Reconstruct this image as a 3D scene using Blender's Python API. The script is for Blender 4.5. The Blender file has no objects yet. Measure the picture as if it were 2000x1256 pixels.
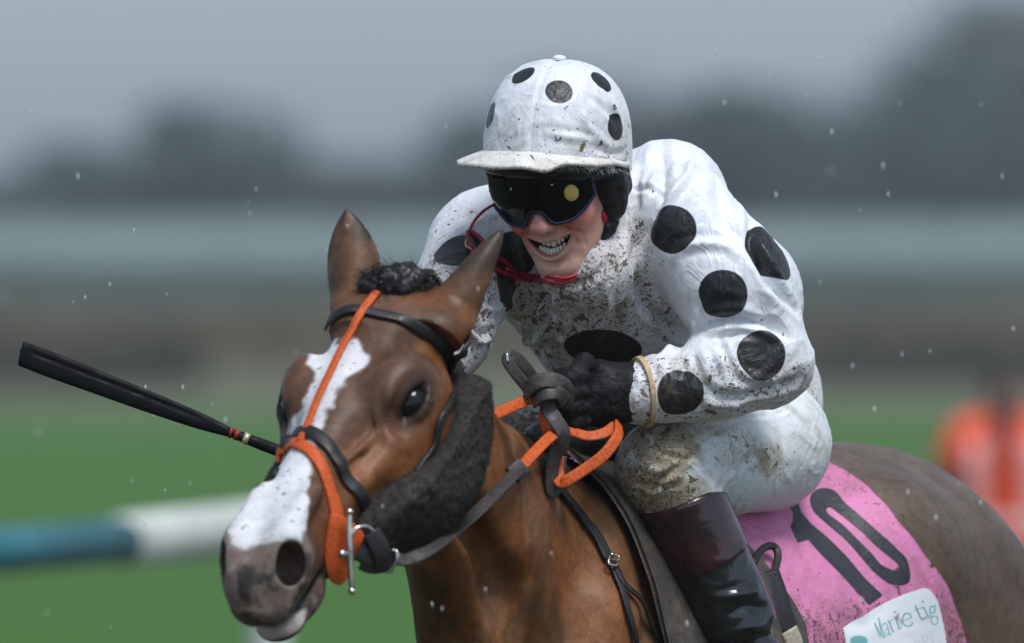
import bpy, math, random, time
import numpy as np
from mathutils import Vector
T0 = time.time()
random.seed(7); np.random.seed(7)
SC = bpy.context.scene
COL = SC.collection

# ------------------------------------------------------------------ camera, sky, sun, exposure
CAM = np.array([0.0, -18.0, 1.82]); FPX = 400.0/36.0*2000.0
cd = bpy.data.cameras.new('camera'); cam = bpy.data.objects.new('camera', cd); COL.objects.link(cam)
cam.location = CAM; cam.rotation_euler = (math.radians(90), 0, 0)
cd.sensor_width = 36.0; cd.lens = 400.0; cd.clip_start = 0.5; cd.clip_end = 6000
cd.dof.use_dof = True; cd.dof.focus_distance = 17.86; cd.dof.aperture_fstop = 4.0
SC.camera = cam
SUN_EL, SUN_AZ = math.radians(60), math.radians(150)      # azimuth clockwise from +Y
w = bpy.data.worlds.new('World'); SC.world = w; w.use_nodes = True
nt = w.node_tree; bg = nt.nodes['Background']
sky = nt.nodes.new('ShaderNodeTexSky'); sky.sky_type = 'NISHITA'; sky.sun_disc = False
sky.sun_elevation = SUN_EL; sky.sun_rotation = SUN_AZ; sky.air_density = 1.0; sky.dust_density = 1.5; sky.ozone_density = 1.0
hs = nt.nodes.new('ShaderNodeHueSaturation'); hs.inputs['Saturation'].default_value = 0.30
nt.links.new(sky.outputs[0], hs.inputs['Color'])
tint = nt.nodes.new('ShaderNodeMix'); tint.data_type = 'RGBA'; tint.blend_type = 'MULTIPLY'; tint.inputs['Factor'].default_value = 1.0
tint.inputs['B'].default_value = (0.82, 0.98, 1.18, 1)
nt.links.new(hs.outputs[0], tint.inputs['A']); nt.links.new(tint.outputs['Result'], bg.inputs['Color'])
bg.inputs['Strength'].default_value = 0.066
sd = bpy.data.lights.new('sun', 'SUN'); sd.energy = 1.5; sd.angle = math.radians(22); sd.color = (1.0, 0.98, 0.96)
so = bpy.data.objects.new('sun', sd); COL.objects.link(so)
_d = Vector((math.sin(SUN_AZ)*math.cos(SUN_EL), math.cos(SUN_AZ)*math.cos(SUN_EL), math.sin(SUN_EL)))
so.rotation_euler = _d.to_track_quat('Z', 'Y').to_euler(); so.location = (0, -5, 12)
vs = SC.view_settings; vs.view_transform = 'Standard'; vs.look = 'None'; vs.gamma = 1.0; vs.exposure = 0.86

# ------------------------------------------------------------------ photo pixels <-> places
def P(px, py, y):
    t = y + 18.0
    return np.array([CAM[0]+(px-1000)/FPX*t, y, CAM[2]-(py-628)/FPX*t])
def px_of(p):
    p = np.asarray(p); t = p[..., 1]+18.0
    return np.stack([1000+(p[..., 0]-CAM[0])/t*FPX, 628-(p[..., 2]-CAM[2])/t*FPX], -1)
def V3(*a): return np.array(a, float)
def nrm(v):
    v = np.asarray(v, float); return v/np.linalg.norm(v)
class Frame:
    def __init__(s, o, x, y, z): s.o = np.asarray(o, float); s.M = np.stack([x, y, z]).astype(float)
    def w(s, *a):
        q = np.asarray(a[0] if len(a) == 1 else a, float); return s.o + q @ s.M
    def d(s, *a): return np.asarray(a[0] if len(a) == 1 else a, float) @ s.M
    def l(s, p): return (np.asarray(p)-s.o) @ s.M.T

# ------------------------------------------------------------------ noise
def _h(ix, iy, iz, seed):
    n = (ix*374761393 + iy*668265263 + iz*1274126177 + seed*974634821) & 0xffffffff
    n = ((n ^ (n >> 13))*1274126177) & 0xffffffff
    return ((n ^ (n >> 16)) & 0xffff).astype(np.float32)/65535.0
def noise(p, scale, seed=0):
    q = np.asarray(p, np.float64)*scale; i = np.floor(q).astype(np.int64); f = (q-i); f = f*f*(3-2*f)
    r = 0
    for dx in (0, 1):
        wx = f[:, 0] if dx else 1-f[:, 0]
        for dy in (0, 1):
            wy = f[:, 1] if dy else 1-f[:, 1]
            for dz in (0, 1):
                wz = f[:, 2] if dz else 1-f[:, 2]
                r = r + wx*wy*wz*_h(i[:, 0]+dx, i[:, 1]+dy, i[:, 2]+dz, seed)
    return r*2-1
def fbm(p, scale, n=3, seed=0):
    return sum(noise(p, scale*2**k, seed+k)*0.5**k for k in range(n))

# ------------------------------------------------------------------ implicit modelling
def smin(a, b, k):
    if k <= 0: return np.minimum(a, b)
    h = np.maximum(k-np.abs(a-b), 0)/k
    return np.minimum(a, b)-h*h*k*0.25
def tab(xs, ys, n=240):
    xs = np.asarray(xs, float); ys = np.asarray(ys, float)
    m = np.gradient(ys, xs); X = np.linspace(xs[0], xs[-1], n)
    i = np.clip(np.searchsorted(xs, X)-1, 0, len(xs)-2); h = xs[i+1]-xs[i]; t = (X-xs[i])/h
    Y = (2*t**3-3*t**2+1)*ys[i]+(t**3-2*t**2+t)*h*m[i]+(-2*t**3+3*t**2)*ys[i+1]+(t**3-t**2)*h*m[i+1]
    return lambda x: np.interp(x, X, Y)
class SDF:
    def __init__(s): s.ops = []
    def op(s, fn, c, r, k=0.0, kind='u'): s.ops.append((fn, np.asarray(c, float), float(r), k, kind)); return s
    def cap(s, a, b, ra, rb, k=0.02, kind='u'):
        a = np.asarray(a, float); b = np.asarray(b, float); ab = b-a; L2 = max(ab@ab, 1e-12)
        def fn(p):
            q = p-a; t = np.clip(q@ab/L2, 0, 1); return np.linalg.norm(q-t[:, None]*ab, axis=1)-(ra+(rb-ra)*t)
        return s.op(fn, (a+b)/2, np.sqrt(L2)/2+max(ra, rb), k, kind)
    def chain(s, pts, rad, k=0.02, kind='u'):
        for i in range(len(pts)-1): s.cap(pts[i], pts[i+1], rad[i], rad[i+1], k, kind)
        return s
    def ell(s, c, r, M=None, k=0.02, kind='u'):
        c = np.asarray(c, float); r = np.asarray(r, float); M = np.eye(3) if M is None else np.asarray(M, float)
        def fn(p):
            q = (p-c)@M.T; k0 = np.linalg.norm(q/r, axis=1); k1 = np.linalg.norm(q/(r*r), axis=1)
            return k0*(k0-1)/np.maximum(k1, 1e-9)
        return s.op(fn, c, max(r), k, kind)
    def ecap(s, a, b, Lat, w, d, k=0.05, n=2.0):
        a = np.asarray(a, float); b = np.asarray(b, float); ab = b-a; Ln = np.linalg.norm(ab); ax = ab/Ln
        Lat = nrm(np.asarray(Lat)-ax*(np.asarray(Lat)@ax)); D = np.cross(ax, Lat)
        def fn(p):
            q = p-a; u = q@ax; t = np.clip(u/Ln, 0, 1); sx = u-t*Ln
            W = w[0]+(w[1]-w[0])*t; H = d[0]+(d[1]-d[0])*t; mn = np.minimum(W, H)
            e = ((np.abs(q@Lat)/W)**n+(np.abs(q@D)/H)**n)**(2.0/n)
            return (np.sqrt(e+(sx/mn)**2)-1)*mn
        return s.op(fn, (a+b)/2, Ln/2+max(max(w), max(d)), k)
    def loft(s, pts, w, d, Lat, k=0.05, n=2.2, M=48):
        """one smooth limb along a curve: half width w (along Lat) and half depth d at each point"""
        pts = np.asarray(pts, float); m = len(pts); seg = max(2, M//(m-1)); path = smooth_path(pts, seg)
        u = np.linspace(0, m-1, len(path)); W = tab(np.arange(m), w)(u); D = tab(np.arange(m), d)(u)
        Tn = np.gradient(path, axis=0); Tn /= np.linalg.norm(Tn, axis=1)[:, None]
        Lat = np.asarray(Lat, float); Lat = np.broadcast_to(Lat, (m, 3)); Lt = np.stack([np.interp(u, np.arange(m), Lat[:, i]) for i in range(3)], 1)
        Lt = Lt-Tn*(Lt*Tn).sum(1)[:, None]; Lt /= np.linalg.norm(Lt, axis=1)[:, None]; Dn = np.cross(Tn, Lt)
        P2 = (path*path).sum(1)
        def fn(p):
            out = np.empty(len(p))
            for a in range(0, len(p), 60000):
                c = p[a:a+60000]; i = np.argmin(P2[None]-2*c@path.T, 1); q = c-path[i]; sx = (q*Tn[i]).sum(1)
                j = np.clip(i+np.sign(sx).astype(int), 0, len(path)-1); dl = np.linalg.norm(path[j]-path[i], axis=1)
                f = np.where(j != i, np.clip(np.abs(sx)/np.maximum(dl, 1e-9), 0, 1), 0)[:, None]
                pc = path[i]*(1-f)+path[j]*f; lt = Lt[i]*(1-f)+Lt[j]*f; dn = Dn[i]*(1-f)+Dn[j]*f; f = f[:, 0]
                w_ = W[i]*(1-f)+W[j]*f; d_ = D[i]*(1-f)+D[j]*f; q = c-pc; l = (q*lt).sum(1); dd = (q*dn).sum(1); ex = (q*Tn[i]).sum(1)
                mn = np.minimum(w_, d_); e = ((np.abs(l)/w_)**n+(np.abs(dd)/d_)**n)**(2/n)+(ex/mn)**2
                out[a:a+60000] = (np.sqrt(e)-1)*mn
            return out
        c = path.mean(0); return s.op(fn, c, np.linalg.norm(path-c, axis=1).max()+max(max(w), max(d)), k)
    def ev(s, p, margin=0.12):
        if getattr(s, '_n', -1) != len(s.ops):
            s._n = len(s.ops); s._c = np.array([o[1] for o in s.ops]); s._r = np.array([o[2]+(0 if o[4] == 'd' else o[3]+margin) for o in s.ops])
        c = (p.min(0)+p.max(0))/2; R = math.sqrt(((p-c)**2).sum(1).max()); far = np.sqrt(((s._c-c)**2).sum(1))-s._r > R
        f = np.full(len(p), 1.0)
        for i_, (fn, oc, orr, k, kind) in enumerate(s.ops):
            if far[i_]: continue
            if kind == 'd': f = f+fn(p); continue
            d = fn(p)
            if kind == 'u': f = smin(f, d, k)
            elif kind == 's': f = -smin(-f, d, k)
            elif kind == 'i': f = -smin(-f, -d, k)
        return f
    def evs(s, p, cell=0.16):
        """evaluate many scattered points, grouped so that far shapes are skipped"""
        out = np.empty(len(p)); g = np.floor(p/cell).astype(np.int64)
        key = (g[:, 0]*73856093) ^ (g[:, 1]*19349663) ^ (g[:, 2]*83492791)
        o = np.argsort(key, kind='stable'); ks = key[o]; cut = np.flatnonzero(np.diff(ks))+1
        for idx in np.split(o, cut): out[idx] = s.ev(p[idx])
        return out
    def grad(s, p, e=0.0015):
        f0 = s.evs(p); g = np.stack([s.evs(p+e*np.eye(3)[i])-f0 for i in range(3)], 1)/e
        return f0, g
    def snap(s, p, n=2, off=0.0):
        p = np.array(p, float)
        for _ in range(n):
            f, g = s.grad(p); g2 = np.maximum((g*g).sum(1), 0.05)
            st = (f-off)/g2; p = p-np.clip(st, -0.03, 0.03)[:, None]*g
        return p
    def normal(s, p):
        _, g = s.grad(np.array(p, float)); return g/np.maximum(np.linalg.norm(g, axis=1), 1e-9)[:, None]
    def hit(s, pts, y0=-1.6, y1=1.6, off=0.0):
        """photo pixels -> first point of the surface along their ray"""
        pts = np.asarray(pts, float); out = []
        for px, py in pts:
            ys = np.arange(y0, y1, 0.008); q = np.stack([P(px, py, y) for y in (y0, y1)])
            line = q[0]+(q[1]-q[0])*((ys-y0)/(y1-y0))[:, None]
            f = s.evs(line)-off; i = np.flatnonzero(f < 0)
            if len(i) == 0:
                i = np.argmin(f); out.append(line[i]); continue
            i = max(i[0], 1); t = f[i-1]/(f[i-1]-f[i]); out.append(line[i-1]+(line[i]-line[i-1])*t)
        return np.array(out)
    def box(s):
        lo = np.min([o[1]-o[2] for o in s.ops if o[4] == 'u'], 0); hi = np.max([o[1]+o[2] for o in s.ops if o[4] == 'u'], 0)
        return lo-0.03, hi+0.03
    def mesh(s, h, lo=None, hi=None, newton=1, slack=1.0):
        a, b = s.box(); lo = a if lo is None else np.maximum(a, lo); hi = b if hi is None else np.minimum(b, hi)
        B = 8; nb = np.ceil((hi-lo)/(B*h)).astype(int)
        gx = [lo[i]+(np.arange(nb[i])+0.5)*B*h for i in range(3)]
        C = np.stack(np.meshgrid(*gx, indexing='ij'), -1).reshape(-1, 3)
        fc = s.evs(C, 0.3); act = np.abs(fc) < B*h*(1.35*slack)
        A = np.repeat(np.repeat(np.repeat(np.where(fc.reshape(nb) < 0, -1, 1).astype(np.float32), B, 0), B, 1), B, 2)
        off = np.stack(np.meshgrid(*[np.arange(B)]*3, indexing='ij'), -1).reshape(-1, 3)
        ai = np.flatnonzero(act); bi = np.stack(np.unravel_index(ai, nb), 1)
        mc = (bi//4); key = (mc[:, 0]*1000+mc[:, 1])*1000+mc[:, 2]; o = np.argsort(key, kind='stable')
        for grp in np.split(o, np.flatnonzero(np.diff(key[o]))+1):
            if len(grp) == 0: continue
            I = (bi[grp][:, None, :]*B+off[None]).reshape(-1, 3)
            A[I[:, 0], I[:, 1], I[:, 2]] = s.ev(lo+I*h)
        n = np.array(A.shape); ins = A < 0
        cnt = np.zeros(n-1, np.int8)
        for dx in (0, 1):
            for dy in (0, 1):
                for dz in (0, 1): cnt += ins[dx:n[0]-1+dx, dy:n[1]-1+dy, dz:n[2]-1+dz]
        cells = np.argwhere((cnt > 0) & (cnt < 8)); vid = np.full(n-1, -1, np.int32)
        vid[cells[:, 0], cells[:, 1], cells[:, 2]] = np.arange(len(cells))
        acc = np.zeros((len(cells), 3)); num = np.zeros(len(cells))
        def val(c): return A[c[:, 0], c[:, 1], c[:, 2]]
        for ax in range(3):
            e = np.eye(3, dtype=int)[ax]; u, v = np.eye(3, dtype=int)[(ax+1) % 3], np.eye(3, dtype=int)[(ax+2) % 3]
            for i in (0, 1):
                for j in (0, 1):
                    c0 = cells+i*u+j*v; f0 = val(c0); f1 = val(c0+e); m = (f0 < 0) != (f1 < 0)
                    t = np.where(m, f0/np.where(f0 == f1, 1, f0-f1), 0)
                    acc[m] += (c0[m]+t[m, None]*e); num[m] += 1
        Vv = lo+acc/np.maximum(num, 1)[:, None]*h
        quads = []
        for ax in range(3):
            e = np.eye(3, dtype=int)[ax]; u, v = np.eye(3, dtype=int)[(ax+1) % 3], np.eye(3, dtype=int)[(ax+2) % 3]
            sl0 = [slice(0, n[i]-1) for i in range(3)]; sl1 = list(sl0); sl1[ax] = slice(1, n[ax])
            m = ins[tuple(sl0)] != ins[tuple(sl1)]
            m[tuple(slice(0, 1) if i == (ax+1) % 3 else slice(None) for i in range(3))] = False
            m[tuple(slice(0, 1) if i == (ax+2) % 3 else slice(None) for i in range(3))] = False
            g = np.argwhere(m)
            if len(g) == 0: continue
            q = [vid[tuple((g+d).T)] for d in (-u-v, -v, 0*u, -u)]
            q = np.stack(q, 1); flip = ~ins[g[:, 0], g[:, 1], g[:, 2]]
            q[flip] = q[flip][:, ::-1]
            quads.append(q[(q >= 0).all(1)])
        Q = np.concatenate(quads)
        if newton: Vv = s.snap(Vv, newton)
        return Vv, Q

# ------------------------------------------------------------------ objects
def tag(o, label=None, cat=None, group=None, kind=None):
    for k, v in (('label', label), ('category', cat), ('group', group), ('kind', kind)):
        if v: o[k] = v
    return o
def empty(name, loc, label=None, cat=None, group=None):
    o = bpy.data.objects.new(name, None); COL.objects.link(o); o.location = [float(v) for v in loc]; o.empty_display_size = 0.1
    return tag(o, label, cat, group)
def mesh_obj(name, Vv, Fc, mat, parent=None, smooth=True, attrs=None):
    me = bpy.data.meshes.new(name); Vv = np.asarray(Vv, np.float32)
    if isinstance(Fc, np.ndarray) and Fc.ndim == 2:
        nf, k = Fc.shape
        me.vertices.add(len(Vv)); me.vertices.foreach_set('co', Vv.ravel())
        me.loops.add(nf*k); me.loops.foreach_set('vertex_index', Fc.astype(np.int32).ravel())
        me.polygons.add(nf); me.polygons.foreach_set('loop_start', np.arange(0, nf*k, k, dtype=np.int32))
        me.update(calc_edges=True); me.validate()
    else:
        me.from_pydata([tuple(map(float, v)) for v in Vv], [], [tuple(int(i) for i in f) for f in Fc]); me.update()
    if smooth: me.polygons.foreach_set('use_smooth', np.ones(len(me.polygons), bool))
    for k, a in (attrs or {}).items():
        a = np.asarray(a, np.float32)
        if a.ndim == 1:
            at = me.attributes.new(k, 'FLOAT', 'POINT'); at.data.foreach_set('value', a)
        else:
            at = me.attributes.new(k, 'FLOAT_COLOR', 'POINT')
            at.data.foreach_set('color', np.concatenate([a, np.ones((len(a), 1), np.float32)], 1).ravel())
    o = bpy.data.objects.new(name, me); COL.objects.link(o)
    if mat: me.materials.append(mat)
    if parent:
        o.parent = parent
        wl = world_loc(parent); o.location = [-v for v in wl]      # meshes are written in world metres
        if parent.type == 'MESH': o.location = (0, 0, 0)
    return o
def world_loc(o):
    v = np.array(o.location); 
    while o.parent: o = o.parent; v = v+np.array(o.location)
    return v
def vnormals(Vv, Q):
    a = Vv[Q[:, 2]]-Vv[Q[:, 0]]; b = Vv[Q[:, -1]]-Vv[Q[:, 1]] if Q.shape[1] == 4 else Vv[Q[:, 2]]-Vv[Q[:, 1]]
    n = np.cross(a, b); N = np.zeros_like(Vv)
    for i in range(Q.shape[1]): np.add.at(N, Q[:, i], n)
    return N/np.maximum(np.linalg.norm(N, axis=1), 1e-12)[:, None]
def smooth_path(pts, n=8, closed=False):
    p = np.asarray(pts, float)
    if closed: p = np.concatenate([p[-1:], p, p[:2]])
    else: p = np.concatenate([2*p[:1]-p[1:2], p, 2*p[-1:]-p[-2:-1]])
    out = []
    for i in range(1, len(p)-2):
        t = np.linspace(0, 1, n, endpoint=False)[:, None]; a, b, c, d = p[i-1], p[i], p[i+1], p[i+2]
        out.append(0.5*((2*b)+(c-a)*t+(2*a-5*b+4*c-d)*t**2+(-a+3*b-3*c+d)*t**3))
    if not closed: out.append(p[-2][None])
    return np.concatenate(out)
def tube(path, r, seg=10, caps=True):
    path = np.asarray(path, float); n = len(path); r = np.broadcast_to(r, n)
    Tn = np.gradient(path, axis=0); Tn /= np.maximum(np.linalg.norm(Tn, axis=1), 1e-9)[:, None]
    up = V3(0, 0, 1) if abs(Tn[0][2]) < 0.9 else V3(1, 0, 0); N = nrm(np.cross(Tn[0], up)); vs = []
    for i in range(n):
        N = nrm(N-Tn[i]*(N@Tn[i])); Bn = np.cross(Tn[i], N); a = np.linspace(0, 2*np.pi, seg, endpoint=False)
        vs.append(path[i]+r[i]*(np.cos(a)[:, None]*N+np.sin(a)[:, None]*Bn))
    F = [[i*seg+j, i*seg+(j+1) % seg, (i+1)*seg+(j+1) % seg, (i+1)*seg+j] for i in range(n-1) for j in range(seg)]
    if caps: F += [list(range(seg))[::-1], [(n-1)*seg+j for j in range(seg)]]
    return np.concatenate(vs), F
def ribbon(path, nor, width, thick, closed=False, bulge=0.0):
    """leather strap: path of its middle, outward normals, width across, real thickness, rounded edges"""
    path = np.asarray(path, float); n = len(path); nor = np.broadcast_to(np.asarray(nor, float), path.shape)
    width = np.broadcast_to(width, n); Tn = np.gradient(path, axis=0)
    if closed: Tn[0] = Tn[-1] = path[1]-path[-1]
    Tn /= np.maximum(np.linalg.norm(Tn, axis=1), 1e-9)[:, None]
    S = np.cross(Tn, nor); S /= np.maximum(np.linalg.norm(S, axis=1), 1e-9)[:, None]; N = np.cross(S, Tn)
    prof = [(-1, .25), (-.92, .8), (-.8, 1), (-.4, 1+bulge), (0, 1+bulge*1.3), (.4, 1+bulge), (.8, 1), (.92, .8), (1, .25), (1, -.25), (.9, -.5), (0, -.5), (-.9, -.5), (-1, -.25)]
    m = len(prof); vs = np.concatenate([np.stack([path[i]+S[i]*a*width[i]/2+N[i]*b*thick for a, b in prof]) for i in range(n)])
    F = [[i*m+j, i*m+(j+1) % m, ((i+1) % n)*m+(j+1) % m, ((i+1) % n)*m+j] for i in range(n if closed else n-1) for j in range(m)]
    if not closed: F += [list(range(m))[::-1], [(n-1)*m+j for j in range(m)]]
    return vs, F
def join(*parts):
    Vs, Fs, k = [], [], 0
    for v, f in parts:
        Vs.append(np.asarray(v, float)); Fs += [[int(i)+k for i in q] for q in f]; k += len(v)
    return np.concatenate(Vs), Fs
def ball(c, r, M=None, nu=16, nv=10):
    r = np.broadcast_to(r, 3); vs = []
    for i in range(nv+1):
        th = np.pi*i/nv
        for j in range(nu):
            ph = 2*np.pi*j/nu; vs.append((r[0]*np.sin(th)*np.cos(ph), r[1]*np.sin(th)*np.sin(ph), r[2]*np.cos(th)))
    vs = np.array(vs)
    if M is not None: vs = vs@np.asarray(M)
    F = [[i*nu+j, i*nu+(j+1) % nu, (i+1)*nu+(j+1) % nu, (i+1)*nu+j][::-1] for i in range(nv) for j in range(nu)]
    return vs+np.asarray(c), F
def poly_sd(q, poly):
    """signed distance (negative inside) of 2D points to a closed polygon"""
    poly = np.asarray(poly, float); q = np.asarray(q, float); d = np.full(len(q), 1e9); ins = np.zeros(len(q), bool)
    for i in range(len(poly)):
        a, b = poly[i], poly[(i+1) % len(poly)]; ab = b-a
        t = np.clip(((q-a)@ab)/max(ab@ab, 1e-9), 0, 1); d = np.minimum(d, np.linalg.norm(q-a-t[:, None]*ab, axis=1))
        c = (a[1] > q[:, 1]) != (b[1] > q[:, 1])
        ins ^= c & (q[:, 0] < (b[0]-a[0])*(q[:, 1]-a[1])/np.where(abs(b[1]-a[1]) < 1e-9, 1e-9, b[1]-a[1])+a[0])
    return np.where(ins, -d, d)
def seg_d(q, pts):
    """distance of points (2D or 3D) to a polyline, and the parameter 0..1 along it"""
    q = np.asarray(q, float); pts = np.asarray(pts, float); best = np.full(len(q), 1e9); par = np.zeros(len(q)); n = len(pts)-1
    for i in range(n):
        a, ab = pts[i], pts[i+1]-pts[i]; t = np.clip(((q-a)@ab)/max(ab@ab, 1e-12), 0, 1)
        d = np.linalg.norm(q-a-t[:, None]*ab, axis=1); m = d < best; best[m] = d[m]; par[m] = (i+t[m])/n
    return best, par
def sstep(x, a, b):
    t = np.clip((x-a)/(b-a), 0, 1); return t*t*(3-2*t)
def mixc(a, b, t): return np.asarray(a)*(1-t[:, None])+np.asarray(b)*t[:, None]
# ------------------------------------------------------------------ materials
class NT:
    def __init__(s, name):
        s.m = bpy.data.materials.new(name); s.m.use_nodes = True; s.t = s.m.node_tree; s.b = s.t.nodes['Principled BSDF']
    def n(s, typ, **kw):
        nd = s.t.nodes.new(typ)
        for k, v in kw.items(): setattr(nd, k, v)
        return nd
    def link(s, a, b): s.t.links.new(a, b)
    def set(s, k, v):
        i = s.b.inputs[k]
        if hasattr(v, 'is_output'): s.link(v, i)
        else: i.default_value = v
    def coord(s, kind='Object', scale=None):
        o = s.n('ShaderNodeTexCoord').outputs[kind]
        if scale is not None:
            mp = s.n('ShaderNodeMapping'); mp.inputs['Scale'].default_value = scale; s.link(o, mp.inputs['Vector']); o = mp.outputs[0]
        return o
    def noise(s, scale, detail=3, rough=0.55, vec=None, dist=0.0):
        nd = s.n('ShaderNodeTexNoise'); nd.inputs['Scale'].default_value = scale; nd.inputs['Detail'].default_value = detail
        nd.inputs['Roughness'].default_value = rough; nd.inputs['Distortion'].default_value = dist
        s.link(vec if vec is not None else s.coord(), nd.inputs['Vector']); return nd.outputs['Fac']
    def ramp(s, v, a, b, lo=0.0, hi=1.0):
        nd = s.n('ShaderNodeMapRange', interpolation_type='SMOOTHSTEP'); s.link(v, nd.inputs[0])
        for i, x in zip((1, 2, 3, 4), (a, b, lo, hi)): nd.inputs[i].default_value = x
        return nd.outputs[0]
    def math(s, op, a, b=0.0, c=0.0):
        nd = s.n('ShaderNodeMath', operation=op)
        for i, x in enumerate((a, b, c)):
            if hasattr(x, 'is_output'): s.link(x, nd.inputs[i])
            else: nd.inputs[i].default_value = x
        return nd.outputs[0]
    def mix(s, f, a, b, mode='MIX'):
        nd = s.n('ShaderNodeMix', data_type='RGBA', blend_type=mode)
        for k, x in (('Factor', f), ('A', a), ('B', b)):
            i = nd.inputs[k]
            if k == 'Factor': i = nd.inputs[0]
            if hasattr(x, 'is_output'): s.link(x, i)
            else: i.default_value = x if k == 'Factor' else (*x[:3], 1)
        return nd.outputs['Result']
    def attr(s, name, out='Fac'): return s.n('ShaderNodeAttribute', attribute_name=name).outputs[out]
    def bump(s, h, strength=0.3, dist=0.002, nrm=None):
        nd = s.n('ShaderNodeBump'); nd.inputs['Strength'].default_value = strength; nd.inputs['Distance'].default_value = dist
        s.link(h, nd.inputs['Height'])
        if nrm is not None: s.link(nrm, nd.inputs['Normal'])
        s.set('Normal', nd.outputs[0]); return nd.outputs[0]
def mat_plain(name, col, rough=0.5, metal=0.0, nscale=60, var=0.25, bump=0.15, bdist=0.001, spec=0.5, coat=0.0):
    g = NT(name); n = g.noise(nscale, 4); c2 = tuple(x*(1-var) for x in col); c3 = tuple(min(1, x*(1+var)) for x in col)
    g.set('Base Color', g.mix(g.ramp(n, 0.3, 0.7), c2, c3)); g.set('Roughness', g.ramp(g.noise(nscale*0.6, 3), 0.3, 0.7, max(0.03, rough*0.8), min(1, rough*1.2)))
    g.set('Metallic', metal); g.set('Specular IOR Level', spec); g.set('Coat Weight', coat)
    if bump: g.bump(n, bump, bdist)
    return g.m
def mat_coat():
    g = NT('horse_coat'); c = g.attr('col', 'Color')
    hair = g.noise(1.0, 3, 0.6, g.coord('Object', (420, 420, 120))); big = g.noise(9, 4)
    mid = g.noise(55, 4, .65); c = g.mix(0.6, c, g.mix(g.ramp(mid, 0.3, 0.7), (0.34, 0.34, 0.34), (0.66, 0.66, 0.66)), 'OVERLAY')
    c = g.mix(0.5, c, g.mix(g.ramp(big, 0.3, 0.75), (0.30, 0.30, 0.30), (0.72, 0.72, 0.72)), 'OVERLAY')
    c = g.mix(0.55, c, g.mix(g.ramp(hair, 0.3, 0.7), (0.36, 0.36, 0.36), (0.64, 0.64, 0.64)), 'OVERLAY')
    # mud flecks
    sp = g.noise(75, 2, 0.5); spm = g.math('MULTIPLY', g.ramp(sp, 0.70, 0.74), g.ramp(g.noise(6, 2), 0.42, 0.6))
    c = g.mix(g.math('MULTIPLY', spm, 0.8), c, (0.035, 0.026, 0.02))
    # dark flecks in the white of the blaze
    fl = g.noise(110, 2, 0.5); flm = g.math('MULTIPLY', g.ramp(fl, 0.62, 0.70), g.attr('blaze'))
    c = g.mix(g.math('MULTIPLY', flm, 0.75), c, (0.10, 0.09, 0.085))
    g.set('Base Color', c); g.set('Roughness', g.ramp(g.noise(14, 3), 0.3, 0.7, 0.36, 0.56)); g.set('Specular IOR Level', 0.30)
    g.bump(g.math('ADD', g.math('MULTIPLY', hair, 1.0), g.math('MULTIPLY', g.noise(60, 3), 1.2)), 0.5, 0.0012)
    return g.m
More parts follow.
